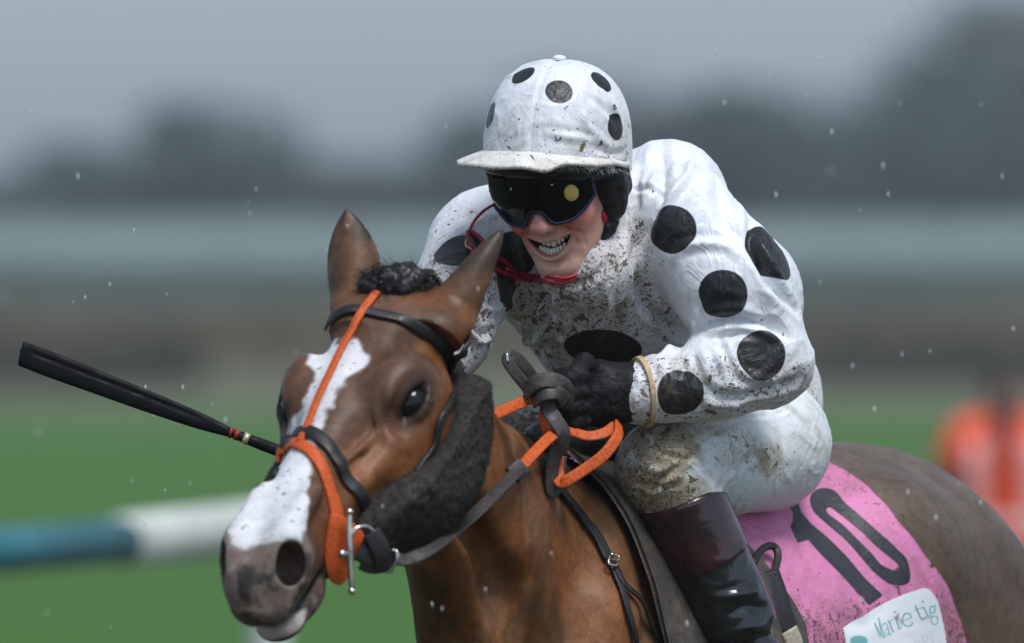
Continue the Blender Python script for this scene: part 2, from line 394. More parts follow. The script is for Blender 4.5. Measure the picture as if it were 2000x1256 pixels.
def mat_muddy(name, base, rough=0.55, mud=0.5, mcol=(0.07, 0.048, 0.03), bump_scale=22, bump=0.35, spot=None, weave=True, wet=0.0, film=None, stretch=(1, 1, 1)):
    """cloth with thrown mud: flecks, smears and a damp film, thicker where 'mud' attribute is high"""
    g = NT(name); co = g.coord('Object')
    mp = g.n('ShaderNodeMapping'); mp.inputs['Scale'].default_value = stretch; g.link(co, mp.inputs['Vector']); v = mp.outputs[0]
    c = g.mix(g.ramp(g.noise(5, 3), 0.3, 0.7), tuple(x*0.93 for x in base), base)
    if spot is not None:
        s1 = g.attr('spot'); sm = g.ramp(s1, -0.0012, 0.0012, 1.0, 0.0)
        edge = g.math('MULTIPLY', g.ramp(s1, -0.004, -0.002, 0, 1), g.ramp(s1, -0.0015, 0.0, 1, 0))
        sc = g.mix(g.ramp(g.noise(30, 3), 0.3, 0.7), tuple(x*0.8 for x in spot), tuple(x*1.3 for x in spot))
        sc = g.mix(g.math('MULTIPLY', edge, 0.5), sc, tuple(x*0.4 for x in spot))
        c = g.mix(sm, c, sc)
    md = g.attr('mud')
    n1 = g.noise(60, 3, 0.6, v, 0.6); n2 = g.noise(150, 3, 0.6, v, 0.4); n3 = g.noise(16, 5, 0.65, v, 1.0)
    thr = g.math('SUBTRACT', 0.765, g.math('MULTIPLY', md, 0.20)); n4 = g.noise(270, 2, .6, v, .3)
    m1 = g.ramp(g.math('SUBTRACT', n1, thr), 0.0, 0.03)
    m2 = g.ramp(g.math('SUBTRACT', n2, g.math('ADD', thr, 0.005)), 0.0, 0.04)
    m2 = g.math('MAXIMUM', m2, g.ramp(g.math('SUBTRACT', n4, g.math('ADD', thr, 0.02)), 0.0, 0.04))
    m3 = g.math('MULTIPLY', g.ramp(g.math('ADD', n3, g.math('MULTIPLY', md, .16)), 0.44, 0.80), g.math('MULTIPLY', md, 0.55 if film is None else film))
    m3 = g.math('MINIMUM', m3, .85)
    if spot is not None: m3 = g.math('MULTIPLY', m3, g.math('SUBTRACT', 1.0, g.math('MULTIPLY', sm, .92)))
    c = g.mix(m3, c, tuple(min(1, x*4.2) for x in mcol))
    lum = g.mix(g.noise(25, 2), mcol, tuple(min(1, x*2.3) for x in mcol))
    mk = g.math('MULTIPLY', g.math('MAXIMUM', m1, m2), mud)
    if spot is not None: mk = g.math('MULTIPLY', mk, g.math('SUBTRACT', 1.0, g.math('MULTIPLY', sm, .6)))
    c = g.mix(mk, c, lum); g.set('Base Color', c)
    if spot is not None: g.set('Roughness', g.math('ADD', g.math('MULTIPLY', sm, -0.08), rough))
    else: g.set('Roughness', rough)
    g.set('Sheen Weight', 0.05)
    h = g.math('MULTIPLY', g.noise(bump_scale, 4, 0.6, None, 1.2), 1.0)
    rd = g.math('ABSOLUTE', g.math('SUBTRACT', g.noise(bump_scale*.8, 3, .5, g.coord('Object', (1, 1, .5)), 1.6), .5))
    h = g.math('ADD', h, g.math('MULTIPLY', g.ramp(rd, 0.0, .09, 1.0, 0.0), .50))
    h = g.math('ADD', h, g.math('MULTIPLY', mk, 0.35))
    nb = g.bump(h, bump, 0.006)
    if weave: g.bump(g.noise(700, 1), 0.12, 0.0006, nb)
    return g.m
# ------------------------------------------------------------------ the horse
# head frame: x along the face from poll to muzzle, y to the horse's left, z out of the face
_O, _N = P(748, 578, -0.66), P(500, 1052, -1.05)
_hx = nrm(_N-_O); _hy = nrm(np.cross([0, 0, 1], _hx)); _hz = np.cross(_hx, _hy)
_r = math.radians(-3.0); HY = math.cos(_r)*_hy-math.sin(_r)*_hz; HZ = math.cos(_r)*_hz+math.sin(_r)*_hy
HD = Frame(_O, _hx, HY, HZ)
# body frame: x back from the withers, y to the horse's left, z up
_bz = math.radians(35); BK = V3(math.sin(_bz), math.cos(_bz), 0); LF = V3(math.cos(_bz), -math.sin(_bz), 0)
BD = Frame(V3(0.045, 0.0, 0.0), BK, LF, V3(0, 0, 1))
H = SDF()
hM = HD.M
_w = tab([-.06, 0, .06, .12, .19, .26, .34, .42, .48, .53, .58, .625, .65], [.040, .062, .080, .091, .095, .087, .071, .058, .053, .052, .050, .036, .012])
_t = tab([-.06, 0, .06, .12, .19, .26, .34, .42, .50, .56, .60, .635, .65], [-.035, -.006, .004, .009, .008, .003, -.002, -.003, -.001, -.004, -.018, -.045, -.07])
_b = tab([-.06, 0, .06, .12, .19, .26, .34, .42, .48, .53, .58, .625, .65], [-.11, -.15, -.19, -.228, -.242, -.228, -.198, -.166, -.150, -.136, -.120, -.100, -.082])
def _head(p):
    q = HD.l(p); x = q[:, 0]; w_, t_, b_ = _w(x), _t(x), _b(x); hc = (t_-b_)/2; zc = (t_+b_)/2; z = (q[:, 2]-zc)/hc
    w2 = w_*(1-0.26*np.clip(-z, 0, 1)*sstep(x, .25, .05)-0.10*np.clip(-z, 0, 1))
    ex = 2.35-.45*sstep(x, .05, .15)*sstep(x, .42, .30); e = (np.abs(q[:, 1]/w2)**ex+np.abs(z)**ex)**(1/ex)
    d = (e-1)*np.minimum(w2, hc)
    return np.maximum(d, np.maximum(-.06-x, x-.65))
H.op(_head, HD.w(.29, 0, -.10), .40, 0.0)
for s in (1, -1):
    H.ell(HD.w(.20, s*.072, -.115), (.095, .040, .070), hM, .05)             # broad cheek below the eye
    H.ell(HD.w(.165, s*.080, -.022), (.045, .012, .020), hM, .05)            # brow over the eye
    H.ell(HD.w(.10, s*.078, -.030), (.032, .012, .018), hM, .04, 's')        # hollow above the eye
    H.ell(HD.w(.150, s*.062, -.150), (.115, .042, .095), hM, .05)            # masseter
    H.cap(HD.w(.235, s*.084, -.085), HD.w(.375, s*.060, -.078), .010, .006, .03)   # facial crest
    H.ell(HD.w(.345, s*.072, -.035), (.065, .010, .016), hM, .04, 's')       # hollow beside the nasal bone
    H.cap(HD.w(.44, s*.047, -.012), HD.w(.535, s*.042, -.008), .010, .014, .03)    # false nostril
    H.ell(HD.w(.560, s*.040, -.042), (.047, .027, .042), hM, .03)            # flared nostril
_eh = H.hit([(806, 786)])[0]; _el = HD.l(_eh); EYES = []
for s in (1, -1):
    c = HD.w(_el[0], s*_el[1], _el[2]); n = nrm(HD.d(.50, s*.66, .56))
    e1 = nrm(HD.d(-.93, s*.10, .10)); e1 = nrm(e1-n*(n@e1)); e2 = np.cross(n, e1); e2 = e2*np.sign(e2[2]); M_ = np.stack([e1, e2, n])
    H.ell(c-n*.030+HD.d(-.004, s*.004, .006), (.050, .038, .030), M_, .06)    # orbit
    c = c+n*.004; EYES.append((c-n*.0165, M_))
    H.ell(c+n*.012+e1*-.004-e2*.004, (.052, .030, .013), M_, .020, 's')       # flat the eye lies in
    H.ell(c+n*.002, (.0345, .0215, .017), M_, .006, 's')                      # opening between the lids
    up_ = [c+e1*a+e2*(.0205*(1-(a/.039)**2)+.001)+n*(.001-.012*(a/.034)**2) for a in np.linspace(-.038, .038, 7)]
    lo_ = [c+e1*a-e2*(.0185*(1-(a/.039)**2)+.001)-n*(.002+.010*(a/.034)**2) for a in np.linspace(-.038, .038, 7)]
    H.chain(up_, [.004, .0060, .0070, .0072, .0070, .0060, .004], .010); H.chain(lo_, [.0035, .0048, .0052, .0052, .0052, .0048, .0035], .010)
    H.chain([q+e2*.013-n*.001 for q in up_], [.0035]*7, .014)                  # fold above the lid
H.ell(HD.w(.592, 0, -.062), (.052, .050, .050), hM, .03)                      # muzzle
H.ell(HD.w(.622, 0, -.088), (.026, .046, .026), hM, .025)                     # upper lip
H.ell(HD.w(.560, 0, -.138), (.066, .040, .030), hM, .025)                     # lower lip and chin
H.ell(HD.w(.598, 0, -.140), (.030, .038, .020), hM, .012)
H.ell(HD.w(.52, 0, -.150), (.040, .034, .022), hM, .03)                       # chin groove
def _mouth(p):
    q = HD.l(p); zc = -.1185+.10*np.clip(q[:, 0]-.60, -.2, .1)**1*0.25
    return np.maximum(np.maximum(np.abs(q[:, 2]-zc)-.0045-.03*np.clip(q[:, 0]-.57, 0, .1), .50-q[:, 0]), .034-np.hypot(q[:, 1], 1.0*(q[:, 0]-.575)))
H.op(_mouth, HD.w(.58, 0, -.12), .13, .008, 's')
for s in (1, -1):
    c = HD.w(.583, s*.045, -.040); ax = nrm(HD.d(.60, s*.60, .46)); up = nrm(HD.d(-.62, s*.25, .74)); up = nrm(up-ax*(up@ax))
    Mn = np.stack([ax, up, np.cross(ax, up)])
    H.ell(c-ax*.006, (.022, .044, .034), Mn, .02)                            # nostril rim
    H.ell(c-ax*.012, (.050, .035, .0270), Mn, .008, 's')                     # nostril hole
    H.ell(c+ax*.012+up*.020, (.024, .018, .016), Mn, .010, 's')
    H.cap(HD.w(.600, s*.022, -.035), HD.w(.632, s*.020, -.075), .006, .004, .016, 's')
    H.cap(HD.w(.595, s*.058, -.083), HD.w(.622, s*.030, -.078), .004, .005, .014, 's')
H.cap(HD.w(.622, 0, -.055), HD.w(.645, 0, -.10), .004, .004, .014, 's')
for s in (1, -1):
    H.chain([HD.w(.27, s*.074, -.07), HD.w(.31, s*.062, -.085), HD.w(.35, s*.060, -.075), HD.w(.40, s*.055, -.09)], [.003, .004, .004, .003], .012)
    H.chain([HD.w(.255, s*.070, -.055), HD.w(.30, s*.060, -.05), HD.w(.36, s*.050, -.035)], [.003, .0035, .003], .012)
    H.cap(HD.w(.12, s*.082, -.055), HD.w(.16, s*.086, -.070), .010, .008, .03)
# neck
_LN = nrm(LF+HD.M[1])
H.loft([P(757, 655, -.64), P(808, 790, -.53), P(880, 945, -.38), P(966, 1102, -.20), BD.w(.02, .02, 1.20)],
       [.056, .064, .082, .116, .138], [.085, .108, .145, .200, .26], [HD.M[1], _LN, _LN, LF, LF], .05)
for s in (1, -1):
    H.chain([HD.w(.10, s*.055, -.27), P(845, 1010, -.40)+_LN*s*.05, P(880, 1150, -.30)+_LN*s*.09, P(905, 1280, -.25)+_LN*s*.12], [.012, .016, .02, .02], .05, 's')
# trunk
H.ecap(BD.w(.16, 0, 1.25), BD.w(.75, 0, 1.27), LF, (.240, .275), (.285, .265), .08, 2.2)
H.ecap(BD.w(-.06, 0, 1.48), BD.w(.28, 0, 1.46), LF, (.075, .085), (.105, .10), .10)
H.ecap(BD.w(.28, 0, 1.44), BD.w(.75, 0, 1.47), LF, (.10, .14), (.09, .10), .10)
H.ell(BD.w(-.10, .06, 1.04), (.17, .16, .22), BD.M, .08)
H.ell(BD.w(.88, 0, 1.368), (.33, .26, .252), BD.M, .10)
for s in (1, -1):
    H.ecap(BD.w(.02, s*.10, 1.42), BD.w(-.13 if s > 0 else .06, s*.17 if s > 0 else -.12, 1.05), LF, (.07, .09), (.10, .12), .08)
    if s > 0: H.chain([BD.w(-.02, s*.115, 1.50), BD.w(-.09, s*.175, 1.36), BD.w(-.17, s*.205, 1.16)], [.03, .045, .05], .05)
    H.ell(BD.w(.12, s*.19, 1.08) if s > 0 else BD.w(.20, -.18, 1.05), (.16, .08, .18), BD.M, .08)
    H.ell(BD.w(.72, s*.18, 1.45), (.10, .07, .08), BD.M, .12)
    H.ell(BD.w(1.00, s*.14, 1.20), (.22, .15, .27), BD.M, .10)
    H.ell(BD.w(.90, s*.17, 1.03), (.20, .12, .22), BD.M, .10)
def leg(pts, rad, k=.04): H.chain([BD.w(*p) for p in pts], rad, k)
leg([(-.06, .16, 1.0), (-.42, .15, .82), (-.74, .14, .66), (-.92, .14, .36), (-1.06, .14, .22), (-1.12, .14, .09)], [.12, .075, .052, .034, .036, .034])
leg([(-.08, -.16, 1.02), (-.02, -.15, .72), (.02, -.15, .46), (.34, -.15, .34), (.46, -.15, .42), (.52, -.15, .36)], [.12, .075, .052, .034, .036, .034])
leg([(1.02, .16, 1.02), (.78, .17, .78), (1.06, .16, .52), (.98, .15, .24), (.90, .15, .16), (.84, .15, .07)], [.15, .10, .058, .038, .038, .036])
leg([(1.06, -.16, 1.02), (1.20, -.16, .76), (1.52, -.15, .62), (1.66, -.15, .34), (1.76, -.15, .24), (1.80, -.15, .13)], [.15, .10, .058, .038, .038, .036])
# ears: flattened, cupped leaves
def ear(base, tip, face, width, prof, curl=.5, k=.03):
    """face = direction the hollow looks to"""
    base = np.asarray(base); ax = nrm(tip-base); Ln = np.linalg.norm(tip-base); fc = nrm(np.asarray(face)-ax*(np.asarray(face)@ax)); sd_ = np.cross(ax, fc)
    wt = tab([-.15, 0, .18, .42, .62, .8, .92, 1.0], prof)
    def fn(p):
        q = p-base; u = q@ax/Ln; a = q@sd_; b = q@fc; W = np.maximum(wt(u)*width, .003)
        b2 = b-curl*(a*a)/width*sstep(u, .0, .25)+0.010*np.sin(np.clip(u, 0, 1)*2.6)
        th = .011*(1-.45*np.clip(u, 0, 1))+.030*sstep(u, .22, -.15)
        e = np.sqrt((a/W)**2+(b2/np.minimum(th, W*2.0))**2)
        d = (e-1)*np.minimum(W, th)*0.8
        return np.maximum(d, np.maximum((-.18-u)*Ln, (u-1.0)*Ln))
    H.op(fn, (base+tip)/2, Ln*.7, k)
EAR_R = (P(692, 604, -.655), P(680, 410, -.60)); EAR_L = (P(872, 622, -.67), P(980, 452, -.62))
ear(*EAR_R, V3(.25, .95, 0), .041, [.72, .86, 1.0, 1.06, .95, .64, .32, .03])
ear(*EAR_L, V3(.25, .95, .2), .043, [1.0, 1.0, .90, .70, .53, .36, .22, .03])

# coat colours from where on the horse a vertex lies
def horse_attrs(Vv):
    q = HD.l(Vv); uv = px_of(Vv); x, y, z = q.T
    bay = np.array([.190, .070, .022]); dark = np.array([.040, .026, .019]); tan = np.array([.26, .108, .040]); grey = np.array([.17, .145, .125])
    n1 = fbm(Vv, 6, 3, 3); n2 = fbm(Vv, 16, 3, 9)
    c = mixc(bay, tan, sstep(n1, -.1, .7)*.6)
    inhead = sstep(x, -.03, .05)*sstep(z, -.40, -.30)*sstep(np.abs(y), .25, .2)
    # darker dorsal face, brighter cheeks
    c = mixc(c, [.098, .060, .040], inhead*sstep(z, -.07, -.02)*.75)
    c = mixc(c, [.018, .013, .011], inhead*np.minimum(1, np.maximum(*[np.exp(-np.sum(((Vv-e[0])@e[1].T/[.052, .036, .040])**2, 1)) for e in EYES])*1.15))     # round the eyes
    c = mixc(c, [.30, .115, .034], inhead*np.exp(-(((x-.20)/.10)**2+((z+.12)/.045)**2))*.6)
    ey = np.maximum(*[np.exp(-np.sum(((Vv-e[0])@e[1].T/[.050, .033, .040])**2, 1)) for e in EYES]); c = mixc(c, [.014, .010, .009], inhead*sstep(ey, .25, .75)*.95)
    mz = inhead*sstep(x, .47, .575)
    c = mixc(c, [.20, .165, .145], mz*.85); c = mixc(c, [.045, .039, .037], mz*sstep(n2+.5*fbm(Vv, 60, 2, 71)+1.1*sstep(z, -.05, -.11)+.9*np.exp(-(y/.016)**2)*sstep(x, .585, .62), .25, .8)*.9); c = mixc(c, [.30, .25, .23], mz*sstep(fbm(Vv, 55, 3, 81), .05, .5)*.5); c = mixc(c, [.016, .012, .012], sstep(_mouth(Vv), .006, .0)*inhead)
    ns = np.zeros(len(Vv))
    for s in (1, -1): ns = np.maximum(ns, np.exp(-np.sum(((q-[.580, s*.045, -.040])/[.036, .032, .036])**2, 1)))
    c = mixc(c, [.010, .008, .008], sstep(ns, .35, .75)*.95*inhead)
    blaze_poly = [(606, 700), (630, 668), (700, 664), (722, 690), (715, 716), (665, 760), (640, 800), (620, 850), (604, 905), (604, 960), (598, 1010), (584, 1050), (540, 1055), (480, 1075), (445, 1060), (462, 1010), (492, 960), (528, 900), (562, 850), (588, 790), (612, 740)]
    bz = poly_sd(uv+np.stack([9*fbm(Vv, 45, 2, 21), 9*fbm(Vv, 45, 2, 31)], 1), blaze_poly)
    bm = sstep(bz, 5, -5)*inhead*sstep(z, -.085, -.045)
    bm = bm*(1-.8*sstep(x+.02*n2, .545, .605))
    c = mixc(c, [.66, .66, .67], bm)
    lip = inhead*np.exp(-(((x-.615)/.045)**2+((z+.133)/.011)**2)); c = mixc(c, [.62, .58, .55], sstep(lip, .35, .6))
    # ears and forelock end
    er = np.zeros(len(Vv))
    for a, b in (EAR_R, EAR_L):
        d, t = seg_d(Vv, [a, b]); er = np.maximum(er, sstep(d, .06, .04)*sstep(t, .05, .3)); c = mixc(c, [.045, .034, .028], sstep(d, .06, .04)*sstep(t, .72, 1.0)*.9)
    c = mixc(c, [.120, .072, .045], er*.75)
    for a, b, fc in ((*EAR_R, V3(.25, .95, 0)), (*EAR_L, V3(.25, .95, .2))):
        ax = nrm(b-a); sdv = nrm(np.cross(ax, fc)); d, t = seg_d(Vv, [a, b]); off = np.abs((Vv-a)@sdv)/(.041*np.interp(t, [0, .3, .5, .8, 1], [.85, 1, 1, .55, .05])+.001); c = mixc(c, [.030, .022, .018], er*sstep(off, .72, 1.0)*sstep(t, .15, .35)*.8)
    # body: muddy grey-brown quarters and saddle patch, bright bay chest
    bb = BD.l(Vv); mud = sstep(bb[:, 0]+.05*n2, -.14, .06)*(1-sstep(bb[:, 0], .2, .0)*sstep(bb[:, 1], .02, -.06))
    c = mixc(c, [.080, .062, .046], mud*.88); c = mixc(c, [.150, .122, .100], mud*sstep(bb[:, 2], 1.38, 1.60)*sstep(bb[:, 0], .2, .5)*.8)
    c = mixc(c, [.30, .13, .05], sstep(bb[:, 0], .2, -.2)*sstep(bb[:, 2], 1.55, 1.3)*sstep(n1, -.3, .5)*(1-inhead)*.45)
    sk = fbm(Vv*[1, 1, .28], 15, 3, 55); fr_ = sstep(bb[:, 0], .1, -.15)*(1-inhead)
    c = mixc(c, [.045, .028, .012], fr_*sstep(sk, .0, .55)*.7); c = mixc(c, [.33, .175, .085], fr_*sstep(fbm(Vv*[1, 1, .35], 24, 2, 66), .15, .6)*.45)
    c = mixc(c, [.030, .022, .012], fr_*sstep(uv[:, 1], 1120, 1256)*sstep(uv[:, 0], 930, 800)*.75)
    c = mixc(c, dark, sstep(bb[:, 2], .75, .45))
    c = np.where((bm > .3)[:, None], c, c*[.86, .80, .74])      # wet coat
    return {'col': np.clip(c, .004, 1), 'blaze': bm}
horse = empty('horse', BD.w(.45, 0, 0), 'bay racehorse with a white blaze galloping towards the camera', 'horse')
M_COAT = mat_coat()
hlo = np.min([HD.w(a, b, c) for a in (-.10, .68) for b in (-.16, .16) for c in (-.26, .06)], 0)
hlo[2] -= .02; hhi = np.array([P(1010, 600, -.6)[0], -.50, 2.1])
hV, hQ = H.mesh(.0036, hlo-.02, hhi)
bV, bQ = H.mesh(.008)
# drop from the coarse body everything well inside the fine head region
inb = ((bV > hlo-.02+.012) & (bV < hhi-.012)).all(1); bQ = bQ[~inb[bQ].all(1)]
V_all = np.concatenate([bV, hV]); Q_all = np.concatenate([bQ, hQ+len(bV)])
used = np.zeros(len(V_all), bool); used[Q_all.ravel()] = True; mp_ = np.cumsum(used)-1
V_all = V_all[used]; Q_all = mp_[Q_all]
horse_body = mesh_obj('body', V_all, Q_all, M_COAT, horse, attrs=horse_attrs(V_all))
print('horse', len(V_all), time.time()-T0)
# ------------------------------------------------------------------ eyes, hair
M_EYE = mat_plain('eye_wet', (.006, .004, .003), .10, nscale=40, bump=0, spec=.35)
for c, M_ in EYES:
    v, f = ball(c, (.0285, .0235, .0210), M_, 28, 18); mesh_obj('eye', v, f, M_EYE, horse)
def strands(roots, dirs, length, r=.0006, seg=5, droop=.3, jit=.35, rng=np.random.default_rng(3)):
    """thin tapered hairs, all in one mesh"""
    p = np.asarray(roots, float); d = np.asarray(dirs, float); n = len(p); un = lambda v: v/np.maximum(np.linalg.norm(v, axis=1), 1e-9)[:, None]
    d = un(d+rng.normal(0, jit, (n, 3))); L = (length*rng.uniform(.55, 1.15, n))[:, None]; a = un(np.cross(d, rng.normal(0, 1, (n, 3)))); b = np.cross(d, a); bend = rng.normal(0, .5, (n, 3)); lay = []
    for i in range(seg+1):
        rr = r*(1-i/seg*.92)
        for q in range(3): lay.append(p+rr*(math.cos(q*2.094)*a+math.sin(q*2.094)*b))
        d = un(d+bend*.12+[0, 0, -droop/seg]); p = p+d*L/seg
    Vs = np.stack(lay, 1).reshape(-1, 3); m = (seg+1)*3
    tq = np.array([(i*3+q, i*3+(q+1) % 3, (i+1)*3+(q+1) % 3, (i+1)*3+q) for i in range(seg) for q in range(3)])
    return Vs, (np.arange(n)[:, None, None]*m+tq[None]).reshape(-1, 4)
def fuzz(Vv, Q, n, length, r, rng, jit=.5, droop=.2, mask=None, seg=3):
    c = Vv[Q].mean(1); nn = np.cross(Vv[Q[:, 2]]-Vv[Q[:, 0]], Vv[Q[:, 3]]-Vv[Q[:, 1]]); ar = np.linalg.norm(nn, axis=1); nn /= np.maximum(ar, 1e-12)[:, None]
    if mask is not None: ar = ar*mask[Q].mean(1)
    i = rng.choice(len(Q), n, p=ar/ar.sum()); return strands(c[i], nn[i], length, r, seg, droop, jit, rng)
M_HAIR = mat_plain('mane_hair', (.006, .0045, .004), .5, nscale=30, bump=0)
rng = np.random.default_rng(5)
fl = [P(728, 560, -.665), P(765, 556, -.655), P(800, 560, -.64), P(828, 572, -.63)]; ro, di = [], []
for i in range(5000):
    u = rng.uniform(0, 2.999); a = int(u); c = fl[a]*(1-u+a)+fl[a+1]*(u-a); ro.append(c+rng.normal(0, .009, 3)); di.append(V3(.15*math.sin(u*3)+rng.normal(0, .5), -.2, .55+rng.normal(0, .35)))
v, f = strands(ro, di, .030, .0008, 5, 1.2, .5, rng)
fb = SDF().chain(fl, [.018, .026, .027, .020], .02).cap(P(712, 552, -.67), P(720, 560, -.67), .010, .008, .01)
fb.op(lambda p: .004*fbm(p, 90, 2, 4), P(770, 560, -.65), .2, 0, 'd')
bv, bf = fb.mesh(.003); v, f = join((v, f), (bv, bf))
mesh_obj('forelock', v, f, M_HAIR, horse)
# short mane lying over the crest
cr = H.snap([P(x, y, d) for x, y, d in ((1020, 895, -.20), (1045, 915, -.13), (1075, 930, -.06), (1100, 935, .0))], 8)
cr = smooth_path(cr, 12); ro, di = [], []
for i in range(1500):
    c = cr[rng.integers(0, len(cr))]; ro.append(c+rng.normal(0, .006, 3)); di.append(V3(-.6, .5, .1)+rng.normal(0, .2, 3))
v, f = strands(ro, di, .07, .0011, 5, 1.6, .3, rng); mesh_obj('mane', v, f, M_HAIR, horse)

# ------------------------------------------------------------------ bridle
bridle = empty('bridle', HD.w(.30, 0, 0), 'dark leather bridle with orange nose strap and fleece cheekpieces on the horse', 'bridle')
M_LEATHER = mat_plain('leather_dark', (.012, .0095, .0095), .5, nscale=160, var=.4, bump=.5, bdist=.001)
M_LEATHERG = mat_plain('leather_rein', (.042, .034, .032), .55, nscale=140, var=.35, bump=.5, bdist=.001)
M_ORANGE = mat_plain('rubber_orange', (.54, .088, .012), .55, nscale=260, var=.30, bump=.9, bdist=.0012, spec=.35)
M_METAL = mat_plain('bit_metal', (.62, .60, .56), .22, metal=1.0, nscale=60, var=.15, bump=.05)
def on_head(px, n=8, off=0.0, closed=False, sdf=H):
    p = smooth_path(sdf.hit(px), n, closed); p = sdf.snap(p, 2, off); return p, sdf.normal(p)
def mirror(p):
    q = HD.l(p); q[:, 1] *= -1; return H.snap(HD.w(q), 4)
def strap(name, px, width, thick, mat, extra_mirror=False, off=.002, parent=None, bulge=.1, local_tail=None):
    p = H.hit(px)
    if extra_mirror:
        m = mirror(p); p = np.concatenate([m[::-1], p])
    if local_tail is not None: p = np.concatenate([p, H.snap(HD.w(np.array(local_tail)), 4)])
    p = smooth_path(p, 8); p = H.snap(p, 2, off)
    for _ in range(2): p[1:-1] = (p[:-2]+2*p[1:-1]+p[2:])/4
    v, f = ribbon(p, H.normal(p), width, thick, bulge=bulge); return mesh_obj(name, v, f, mat, parent or bridle)
strap('browband', [(640, 640), (662, 616), (700, 607), (760, 620), (825, 645), (872, 682), (897, 728)], .0175, .0028, M_LEATHER, off=.003, bulge=.15)
strap('nose_strap', [(737, 574), (722, 592), (700, 624), (676, 672), (650, 725), (622, 785), (604, 832), (588, 866)], [.013]*1, .0035, M_ORANGE, off=.003)
strap('noseband', [(556, 866), (580, 850), (610, 848), (640, 872), (668, 912), (700, 962), (722, 1000), (738, 1040)], .023, .0034, M_LEATHER, off=.003, bulge=.25, local_tail=[(.42, .035, -.135), (.425, 0, -.142), (.42, -.035, -.132), (.40, -.056, -.08), (.385, -.04, -.02)])
p = H.snap(smooth_path(H.hit([(540, 905), (556, 880), (580, 868), (606, 882), (630, 920), (645, 965), (655, 1000), (656, 1040)]), 8), 2, .002)
wd = np.interp(np.linspace(0, 1, len(p)), [0, .3, .55, .8, 1], [.016, .019, .021, .026, .034])
v, f = ribbon(p, H.normal(p), wd, .0035, bulge=.2); mesh_obj('nose_strap_cheek', v, f, M_ORANGE, bridle)
# rubber bit guard, a pear shaped disc against the cheek
gb = H.hit([(650, 1040)]); y_g = gb[0][1]
gp = smooth_path([(648, 1003), (676, 1012), (705, 1035), (713, 1060), (695, 1090), (680, 1128), (662, 1143), (643, 1130), (634, 1090), (638, 1040)], 6, True)
def gpl(q, o): return np.array([P(a, b, y_g-.012+.00042*(a-650)+.00012*(b-1040)-o) for a, b in q])
gc = gp.mean(0); m = len(gp); lay = [(1.0, .0), (1.0, .004), (.93, .0065), (.5, .0075), (.05, .008)]
v = np.concatenate([gpl(gc+(gp-gc)*k_, o_) for k_, o_ in lay]); f = [[i*m+j, i*m+(j+1) % m, (i+1)*m+(j+1) % m, (i+1)*m+j] for i in range(len(lay)-1) for j in range(m)]
mesh_obj('bit_guard', v, f+[list(range(m))[::-1], [(len(lay)-1)*m+j for j in range(m)]], M_ORANGE, bridle)
yb = y_g-.028; bar = np.array([P(683, 1000, yb), P(682, 1040, yb), P(684, 1100, yb), P(687, 1155, yb)])
b1 = tube(smooth_path(bar, 8), np.interp(np.linspace(0, 1, 25), [0, .1, .5, .9, 1], [.003, .0042, .0058, .0042, .003]), 12)
bit = mesh_obj('bit', *join(b1, ball(bar[0], .0060), ball(bar[-1], .0060), tube([P(682, 1083, yb), P(668, 1082, yb-.006), P(662, 1082, yb-.008)], [.005, .0062, .0062], 12),
    tube(smooth_path([P(688, 1045, yb), P(696, 1032, yb+.002), P(714, 1028, yb+.010), P(727, 1036, yb+.016), P(730, 1050, yb+.02)], 8), .0032, 10)), M_METAL, bridle)
mesh_obj('mouthpiece', *tube([P(676, 1085, y_g-.006), P(690, 1078, y_g+.03), HD.w(.47, .0, -.115), HD.w(.48, -.05, -.115)], .006, 10), M_METAL, bit)
# black bit straps, chin pad and D ring under the jaw
def yrib(name, pts, wd, th=.004):
    p = smooth_path([P(*q) for q in pts], 8); v, f = ribbon(p, nrm(V3(.25, -1, .05)), wd, th, bulge=.2); return mesh_obj(name, v, f, M_LEATHER, bridle)
yrib('bit_strap', [(724, 1040, yb+.018), (738, 1062, yb+.020), (746, 1086, yb+.024), (752, 1112, yb+.034)], .030)
yrib('bit_strap', [(700, 1072, yb+.022), (722, 1084, yb+.026), (748, 1094, yb+.034), (768, 1098, yb+.040)], .034)
yrib('bit_strap', [(704, 1100, yb+.028), (726, 1108, yb+.032), (750, 1106, yb+.040)], .020)
mesh_obj('rein_ring', *tube(smooth_path([P(772, 1075, yb+.03), P(776, 1090, yb+.028), P(768, 1108, yb+.03), P(756, 1117, yb+.034), P(748, 1106, yb+.04), P(756, 1084, yb+.038)], 8, True), .0028, 10), M_METAL, bridle)
strap('chin_strap', [(740, 1046), (748, 1062), (756, 1080)], .018, .006, M_LEATHER, off=.006, local_tail=[(.43, .03, -.15), (.44, -.02, -.15), (.42, -.06, -.09)])
strap('cheek_strap', [(893, 712), (884, 745), (868, 800), (845, 872), (800, 938), (765, 985), (738, 1020)], .016, .004, M_LEATHER, off=.003)
strap('headpiece', [(897, 735), (903, 700), (905, 672)], .02, .004, M_LEATHER, off=.004, local_tail=[(-.075, .05, -.03), (-.085, 0, -.01), (-.075, -.05, -.03)])
strap('throat_lash', [(938, 850), (928, 905), (912, 960), (893, 1005), (868, 1040)], .012, .004, M_LEATHER, off=.006)
